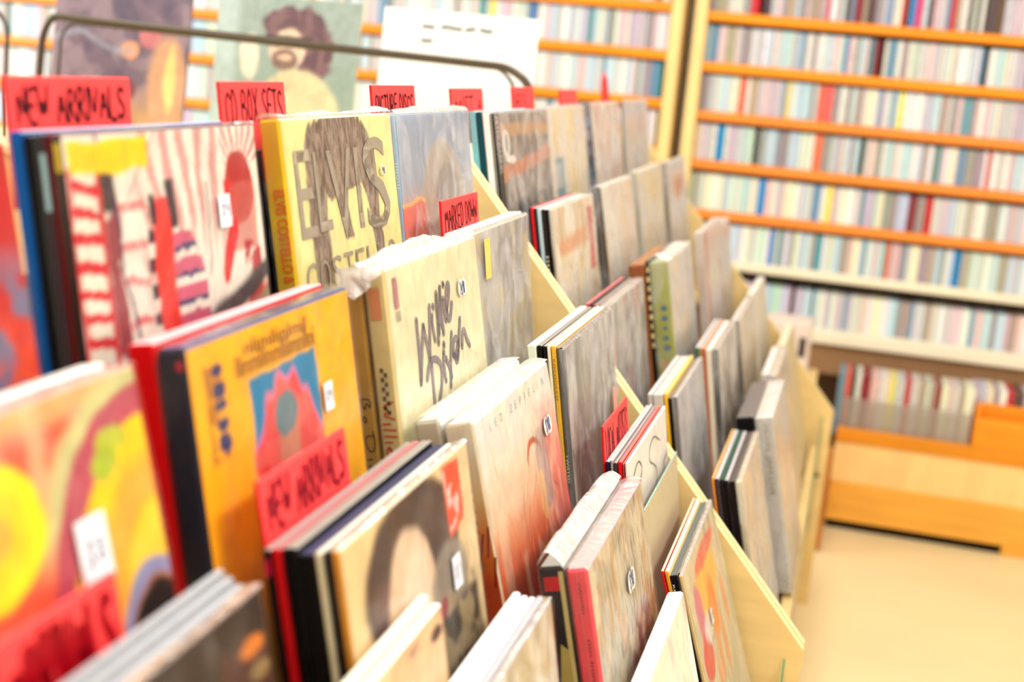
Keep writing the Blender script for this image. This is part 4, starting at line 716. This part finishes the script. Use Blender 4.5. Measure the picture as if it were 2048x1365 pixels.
hang(-1.163, -.848, .155, .775, art_dusk, 'dusky purple record cover behind the wire bar, leftmost', col=(90, 80, 96))
hang(-.797, -.482, .152, .79, art_singer, 'grey-green record cover showing a person with big dark curly hair', col=(190, 190, 170))
pp = hang(-.436, -.113, .150, .79, None, 'blank-looking white poster sheet with one faint line of text', kind='poster_sheet', cat='poster', th=.002, col=(226, 228, 230))
R_ = random.Random(4); lines = []
for (x0, n_) in ((.085, 5), (.125, 8), (.175, 4), (.205, 5)):
    P_ = [(x0+i*.0055, .2975-.0+R_.uniform(-.002, .002)) for i in range(n_)]; lines.append(P_)
lines += [[(.085+i*.01, .268+R_.uniform(-.001, .001)) for i in range(3)]]
V, F = ribbon(lines, .006); mesh_obj('faint_heading', [(-.1615+p[0], -.0006, p[1]+.0) for p in V], F, card((90, 92, 96)), pp)

# ---------------------------------------------------------------- room shell
WALLP = mat('warm_white_paint', (236, 230, 218), .8, .03, 8); CEILP = mat('ceiling_paint', (244, 242, 236), .9, .02, 8)
FLOORM = mat('cream_floor_tile', (232, 213, 166), .32, .06, 3)
def slab(name, a, b, m_): o = MB().box(a, b).obj(name, [m_]); o['kind'] = 'structure'; return o
slab('floor', (-3.6, -3.6, FLOOR-.1), (3.6, 2.95, FLOOR), FLOORM)
slab('ceiling', (-3.6, -3.6, CEIL), (3.6, 2.95, CEIL+.1), CEILP)
slab('wall_back', (-3.6, 2.85, FLOOR), (3.6, 2.95, CEIL), WALLP)
slab('wall_front', (-3.6, -3.7, FLOOR), (3.6, -3.6, CEIL), WALLP)
slab('wall_right', (3.5, -3.6, FLOOR), (3.6, 2.85, CEIL), WALLP)
b = MB(); b.box((-3.6, -3.6, FLOOR), (-3.5, -.4, CEIL)); b.box((-3.6, 1.6, FLOOR), (-3.5, 2.85, CEIL)); b.box((-3.6, -.4, FLOOR), (-3.5, 1.6, -.35)); b.box((-3.6, -.4, 1.25), (-3.5, 1.6, CEIL)); o = b.obj('wall_left', [WALLP]); o['kind'] = 'structure'
b = MB()
for yy in (-.4, .57, 1.54): b.box((-3.58, yy, -.35), (-3.5, yy+.06, 1.25))
b.box((-3.58, -.4, -.35), (-3.5, 1.6, -.29)); b.box((-3.58, -.4, 1.19), (-3.5, 1.6, 1.25)); o = b.obj('window_1', [card((240, 240, 238))]); o['kind'] = 'structure'
for (lx, ly, lp_) in LAMPS:
    r = empty('ceiling_light', (lx, ly, CEIL)); b = MB(); b.box((-.32, -.62, -.045), (.32, -.59, 0)); b.box((-.32, .59, -.045), (.32, .62, 0)); b.box((-.32, -.59, -.045), (-.29, .59, 0)); b.box((.29, -.59, -.045), (.32, .59, 0)); b.obj('frame', [card((240, 240, 240))], r)
    E_ = _mats.get('lit_diffuser')
    if not E_:
        E_ = bpy.data.materials.new('lit_diffuser'); E_.use_nodes = True; p_ = E_.node_tree.nodes['Principled BSDF']; p_.inputs['Emission Color'].default_value = (1, .97, .92, 1); p_.inputs['Emission Strength'].default_value = 3; _mats['lit_diffuser'] = E_
    MB().box((-.29, -.59, -.03), (.29, .59, -.022)).obj('diffuser', [E_], r)
    tag(r, 'flat fluorescent ceiling panel ' + {(.3, -1.3): 'above the near record rack', (.3, .7): 'above the far record rack', (1.7, -.9): 'above the aisle on the right', (-1.7, .1): 'behind the wire display', (-1.7, -1.8): 'farthest left behind the camera'}[(lx, ly)], 'ceiling light', 'ceiling panels')

# ---------------------------------------------------------------- wall of CDs
ORW = mat('orange_varnished_wood', (246, 148, 34), .35, .12, 14, stretch=(.4, 4, 4)); ORW2 = mat('tan_orange_wood', (234, 138, 56), .4, .10, 14, stretch=(.4, 4, 4))
POST = mat('pale_pine_post', (240, 208, 142), .45, .08, 10, stretch=(4, 4, .6)); WHT = mat('white_shelf_lip', (232, 222, 198), .5, .05, 10); DARKB = mat('shelf_back', (96, 66, 40), .8, .1, 8)
YS = 2.50
def cd_rack(x0, x1, zs_, lips, label, y=YS):
    root = empty('cd_shelf', ((x0+x1)/2, y+.1, FLOOR)); ox, oy, oz = root.location
    def put(b, nm, ms): o = b.obj(nm, ms); o.location = (-ox, -oy, -oz); o.parent = root; return o
    put(MB().box((x0+.03, y+.16, FLOOR), (x1-.03, y+.172, zs_[0]+.02)), 'back_panel', [DARKB])
    for xx in (x0, x1-.038): put(MB().box((xx, y-.012, FLOOR), (xx+.038, y+.172, zs_[0]+.03), 0, .002), 'post', [POST])
    for z, lp in zip(zs_, lips):
        b = MB(); b.box((x0+.0385, y+.008, z-.012), (x1-.0385, y+.159, z-.002)); put(b, 'shelf_board', [lp])
        b = MB(); b.box((x0+.0385, y-.006, z-.015), (x1-.0385, y+.0075, z+.014), 0, .003); put(b, 'shelf_lip', [lp])
    tag(root, label, 'CD shelf'); return root
ZR = [.545, .3975, .250, .098, -.050, -.200, -.353, -.504, -.680]
cd_rack(-.020, 2.2, ZR, [ORW, ORW, ORW, ORW, ORW2, ORW2, ORW2, WHT, WHT], 'tall CD shelf with orange rails right of the pale corner posts')
ZL = [.5625, .415, .2665, .1215, -.026, -.175, -.325, -.475]
cd_rack(-2.55, -.0555, ZL, [ORW]*8, 'CD shelf with orange rails left of the pale corner posts, behind posters')
# CD cases: one shared box per thickness, colour carried by each object
def cd_material():
    M = bpy.data.materials.new('cd_spine_print'); M.use_nodes = True; nt = M.node_tree; b_ = nt.nodes['Principled BSDF']; b_.inputs['Roughness'].default_value = .3
    oi = nt.nodes.new('ShaderNodeObjectInfo'); tc = nt.nodes.new('ShaderNodeTexCoord'); mp = nt.nodes.new('ShaderNodeMapping'); mp.inputs['Scale'].default_value = (300, 20, 55)
    nz = nt.nodes.new('ShaderNodeTexNoise'); nz.inputs['Scale'].default_value = 1; nz.noise_dimensions = '4D'
    mx = nt.nodes.new('ShaderNodeMix'); mx.data_type = 'RGBA'; mr = nt.nodes.new('ShaderNodeMapRange'); mr.inputs['From Min'].default_value = .6; mr.inputs['From Max'].default_value = .66; mr.inputs['To Max'].default_value = .55
    nt.links.new(tc.outputs['Object'], mp.inputs[0]); nt.links.new(mp.outputs[0], nz.inputs['Vector']); ml = nt.nodes.new('ShaderNodeMath'); ml.operation = 'MULTIPLY'; ml.inputs[1].default_value = 60
    nt.links.new(oi.outputs['Random'], ml.inputs[0]); nt.links.new(ml.outputs[0], nz.inputs['W']); nt.links.new(nz.outputs['Fac'], mr.inputs[0]); nt.links.new(mr.outputs[0], mx.inputs[0]); nt.links.new(oi.outputs['Color'], mx.inputs[6]); mx.inputs[7].default_value = (.12, .10, .12, 1)
    nt.links.new(mx.outputs[2], b_.inputs['Base Color']); return M
CDM = cd_material()
NAMED = {'white': (232, 234, 232), 'pale grey': (206, 206, 206), 'pale blue': (186, 208, 222), 'cream': (232, 226, 204), 'lilac grey': (196, 186, 200), 'pinkish': (222, 190, 194), 'mid grey': (150, 146, 148), 'charcoal': (78, 68, 70), 'dark brown': (88, 64, 56), 'steel blue': (108, 148, 178), 'bright blue': (20, 130, 196), 'red': (196, 30, 44), 'coral': (226, 104, 88), 'maroon': (130, 34, 48), 'teal': (70, 140, 150), 'yellow': (240, 222, 110), 'pale green': (196, 216, 204), 'taupe': (170, 156, 140), 'magenta': (206, 66, 130), 'dark green': (24, 90, 70)}
W_TOP = dict(zip(NAMED, (9, 16, 7, 10, 16, 7, 16, 8, 5, 5, 1, 2, 1, 3, 1, .6, 2, 16, .4, .8)))  # darker mix: weaker light on the upper rows is put into the case colours
W_LOW = dict(zip(NAMED, (26, 24, 20, 9, 10, 8, 7, 1, .5, 5, .8, .6, 1, .5, 1.2, .4, 5, 5, 0, 0)))
CDW = [.0104, .0104, .0104, .0150, .0210, .0245]; CDMESH = {}
def cd_mesh(wd, h=.125, d=.140, nm='cd_case'):
    k = (wd, h)
    if k not in CDMESH:
        b = MB(); b.box((-wd/2+.0003, 0, 0), (wd/2-.0003, d, h), 0, .0007)
        o = b.obj(nm, [CDM]); CDMESH[k] = o.data; bpy.data.objects.remove(o)
    return CDMESH[k]
def cd_row(x0, x1, z, wts, R, lean0=0.0, plan=None):
    out = []; x = x0; names = list(wts); wv = list(wts.values())
    while x < x1:
        wd = R.choice(CDW); run = 1
        nm = R.choices(names, wv)[0]
        if R.random() < .012: x += R.uniform(.006, .016); lean0 = R.choice([0, 0, .04, -.03])
        if plan:
            for (px_, c_) in plan:
                if x <= px_ < x+wd: nm = c_; 
        if x+wd > x1: break
        out.append(dict(x=x+wd/2, z=z, w=wd, c=nm, dy=R.uniform(0, .004), lean=0)); x += wd+.0007
    return out
RC = random.Random(21); rows = []
rowname = ['top', 'second', 'third', 'fourth', 'fifth', 'sixth', 'seventh', 'eighth']
PLAN = {1: [(.10, 'bright blue')], 2: [(.165, 'red'), (.37, 'red'), (.45, 'steel blue'), (.62, 'bright blue'), (.635, 'magenta')], 3: [(.44, 'bright blue'), (.05, 'steel blue'), (.58, 'steel blue')], 4: [(.15, 'coral'), (.41, 'red'), (.42, 'coral'), (.63, 'yellow')], 5: [(.09, 'bright blue'), (.39, 'coral'), (.90, 'red')], 6: [(.24, 'bright blue'), (.55, 'teal'), (.70, 'maroon'), (.74, 'red')], 7: [(.30, 'bright blue'), (.65, 'coral'), (.86, 'bright blue')]}
for i, z in enumerate(ZR[1:], 1):
    if i >= 1: rows.append(('R', i, cd_row(.022, 1.35, z-.001, W_TOP if i <= 2 else W_LOW, RC, plan=PLAN.get(i))))
lrows = []
for i, z in enumerate(ZL[1:7], 1): lrows.append(('L', i, cd_row(-2.50, -.098, z-.001, W_TOP if i <= 2 else W_LOW, RC)))
def vis(side, d):    # in the picture, not behind posters or records
    return (d['x'] < 1.12 and d['x'] > .022) if side == 'R' else (-.30 < d['x'])
pick = []
for side, i, r in rows:
    if i in (2, 3, 4, 5, 6): pick += [(side, i, j, d) for j, d in enumerate(r) if vis(side, d) and (i < 6 or d['x'] > .14)]
for side, i, r in lrows:
    if i in (2, 3): pick += [(side, i, j, d) for j, d in enumerate(r) if vis(side, d)]
pick.sort(key=lambda q: -q[3]['w']*(1+.0*q[3]['x'])); pick = pick[:300]
chosen = {(a, b_, j) for a, b_, j, _ in pick}
names_n = {('R', 1): 'top', ('R', 2): 'second', ('R', 3): 'third', ('R', 4): 'fourth', ('R', 5): 'fifth', ('R', 6): 'sixth', ('R', 7): 'seventh'}
SV, SF, SCc = [], [], []
for side, i, r in rows+lrows:
    for j, d in enumerate(r):
        if d['lean']: pass
        if (side, i, j) in chosen:
            o = bpy.data.objects.new('cd_case', cd_mesh(d['w'])); COL.objects.link(o); o.location = (d['x'], YS+.0085+d['dy'], d['z']); o.color = L(tuple(min(255, max(0, q+RC.randint(-9, 9))) for q in NAMED[d['c']]))
            ln = r[j-1]['c'] if j else 'the post'; rn = r[j+1]['c'] if j+1 < len(r) else 'the edge'
            wdn = 'slim' if d['w'] < .012 else ('thick' if d['w'] > .02 else 'medium')
            zone = ''
            if side == 'R': zone = 'near the posts' if d['x'] < .38 else ('mid shelf' if d['x'] < .75 else 'towards the right')
            lab_ = '%s %s CD spine, %s row of the %s, between %s and %s ones%s' % (wdn, d['c'], rowname[i-1], 'right shelf' if side == 'R' else 'left shelf', ln, rn, ', '+zone if zone else '')
            w_ = lab_.split()
            if len(w_) > 16: w_ = 0
            if w_ == 0: lab_ = '%s %s CD, %s row %s, between %s, %s%s' % (wdn, d['c'], rowname[i-1], 'right shelf' if side == 'R' else 'left shelf', ln, rn, ', '+zone if zone else '')
            tag(o, lab_, 'CD', 'CDs on the wall shelves')
        else:
            wd = d['w']; x0_, x1_ = d['x']-wd/2+.0003, d['x']+wd/2-.0003; y0_, y1_ = YS+.0085+d['dy'], YS+.15; z0_, z1_ = d['z'], d['z']+.125; n = len(SV)
            SV += [(x0_, y0_, z0_), (x1_, y0_, z0_), (x1_, y1_, z0_), (x0_, y1_, z0_), (x0_, y0_, z1_), (x1_, y0_, z1_), (x1_, y1_, z1_), (x0_, y1_, z1_)]
            SF += [tuple(n+q for q in f) for f in ((0, 3, 2, 1), (4, 5, 6, 7), (0, 1, 5, 4), (1, 2, 6, 5), (2, 3, 7, 6), (3, 0, 4, 7))]; SCc += [L(tuple(min(255, max(0, q+RC.randint(-9, 9))) for q in NAMED[d['c']]))]*8
so = mesh_obj('cd_cases', SV, SF, PRINT); at = so.data.color_attributes.new('Col', 'FLOAT_COLOR', 'POINT'); at.data.foreach_set('color', np.array(SCc, dtype=np.float32).ravel())
tag(so, 'remaining rows of CDs filling the top, bottom and left wall shelves', 'CDs', kind='stuff')

# ---------------------------------------------------------------- counter ledge, lower trough of cases and the orange cabinet
CABX0, CABX1, CABY = .52, 2.2, 2.20
ledge = MB().box((.385, 2.44, -.704), (2.15, 2.488, -.668), 0, .003).obj('counter_ledge', [WHT])
tag(ledge, 'long white ledge below the lowest row of wall CDs', 'ledge')
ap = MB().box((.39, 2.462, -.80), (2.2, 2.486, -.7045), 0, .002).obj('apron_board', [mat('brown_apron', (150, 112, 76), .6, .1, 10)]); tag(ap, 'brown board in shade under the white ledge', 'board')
cab = empty('low_cabinet', ((CABX0+CABX1)/2, 2.33, FLOOR)); ox, oy, oz = cab.location
LORW = mat('golden_orange_wood', (236, 172, 70), .4, .10, 9, stretch=(.5, 4, 4)); PEACH = mat('light_peach_wood', (246, 206, 138), .45, .08, 7, stretch=(3, 3, .8)); RAILW = mat('amber_rail_wood', (222, 140, 30), .4, .1, 9, stretch=(.5, 4, 4))
def cput(b, nm, ms): o = b.obj(nm, ms); o.location = (-ox, -oy, -oz); o.parent = cab; return o
cput(MB().box((CABX0, 1.965, FLOOR), (CABX0+.042, 2.01, -.915), 0, .003), 'leg', [mat('brown_orange_leg', (186, 110, 36), .45, .1, 9)])
cput(MB().box((CABX0, 2.43, FLOOR), (CABX0+.042, 2.46, -.915), 0, .003), 'leg', [_mats['brown_orange_leg']])
cput(MB().box((CABX0+.004, 2.0105, -1.16), (CABX0+.030, 2.4295, -.92), 0, .002), 'end_panel', [RAILW])
cput(MB().box((CABX0+.0455, CABY+.0, -.943), (CABX1, CABY+.03, -.902), 0, .003), 'top_rail', [RAILW])
cput(MB().box((CABX0+.0455, CABY+.006, -1.062), (CABX1, CABY+.026, -.9435)), 'upper_panel', [PEACH])
cput(MB().box((CABX0+.0455, CABY+.0, -1.181), (CABX1, CABY+.03, -1.0625), 0, .002), 'lower_panel', [LORW])
cput(MB().box((CABX0+.0455, CABY+.031, -1.15), (CABX1, 2.46, -1.14)), 'bottom_board', [LORW])
cput(MB().box((CABX0+.0455, CABY+.031, -.945), (CABX1, 2.46, -.935)), 'trough_floor', [LORW])
cput(MB().box((CABX0+.05, CABY+.022, FLOOR), (CABX1, CABY+.03, -1.1815)), 'kick_gap_shade', [card((20, 12, 10), .8)])  # near-black strip, paints the shade in the gap between cabinet and floor
cput(MB().box((1.07, CABY, FLOOR), (1.15, CABY+.0215, -1.1815), 0, .002), 'foot', [LORW])
cput(MB().box((CABX0+.05, 2.233, -.934), (.935, 2.2365, -.815), 0, .0006), 'clear_trough_lip', [bag_mat('smoky_acrylic', .30, .1, 5, .15, (.62, .56, .5), .1)])
tag(cab, 'low orange wooden cabinet with trough of cases along the aisle floor', 'cabinet')
RD = random.Random(5); x = .552; k = 0; prevc = 'wood'
seq = []
while x < 1.32:
    wd = RD.choice([.0145, .0145, .020, .026]); nm = RD.choices(list(NAMED), (14, 12, 6, 14, 8, 12, 6, 5, 2, 5, 1, 6, 4, 5, 1, 3, 1, 6, 0, 0))[0]
    if abs(x-.73) < .013: nm = 'red'
    seq.append((x+wd/2, wd, nm)); x += wd+.0006
for j, (xx, wd, nm) in enumerate(seq):
    o = bpy.data.objects.new('dvd_case', cd_mesh(wd, .190, .135, 'dvd_case')); COL.objects.link(o); o.location = (xx, 2.245 if xx < .93 else 2.283, -.9345); o.color = L(tuple(min(255, max(0, q+RD.randint(-9, 9))) for q in NAMED[nm]))
    tag(o, '%s %s case in the lower trough between %s and %s cases' % ('thick' if wd > .016 else 'slim', nm, seq[j-1][2] if j else 'wood', seq[j+1][2] if j+1 < len(seq) else 'wood'), 'case', 'cases in the low trough')
ob = empty('wooden_box', (1.10, 2.255, -.9015)); b = MB(); b.box((-.155, -.05, 0), (.30, -.038, .085), 0, .002); b.obj('front', [ORW], ob) 
MB().box((-.155, -.0375, 0), (-.143, .02, .118), 0, .002).obj('side', [ORW], ob); MB().box((-.1425, .008, 0), (.30, .02, .118), 0, .002).obj('back', [ORW], ob); MB().box((-.1425, -.0375, 0), (.30, .0075, .01)).obj('bottom', [ORW], ob)
tag(ob, 'small orange wooden box on the cabinet rail at the right edge', 'box')
# white carton on a stool past the end of the rack
st = empty('stool', (.40, 2.12, FLOOR)); b = MB(); b.box((-.09, -.09, .44), (.09, .09, .47), 0, .004); b.obj('seat', [POST], st)
for sx in (-.07, .07):
    for sy in (-.07, .07): MB().box((sx-.012, sy-.012, 0), (sx+.012, sy+.012, .44)).obj('leg', [POST], st)
tag(st, 'plain pale wooden stool under the small carton past the rack end', 'stool')
cb = empty('carton', (.40, 2.12, FLOOR+.47)); MB().box((-.07, -.07, 0), (.06, .07, .155), 0, .004).obj('carton_body', [card((222, 206, 196))], cb)
for sx in (-.045, .03): MB().box((sx, -.072, .06), (sx+.018, -.0698, .115)).obj('slot', [card((60, 44, 40))], cb)
tag(cb, 'small off-white carton with dark slots past the rack end', 'carton')
divider_card('', .319, 2.03, 2.10, -.60, .05, 1, 'pink blank card leaning by the small carton past the rack end', stem=.0895)
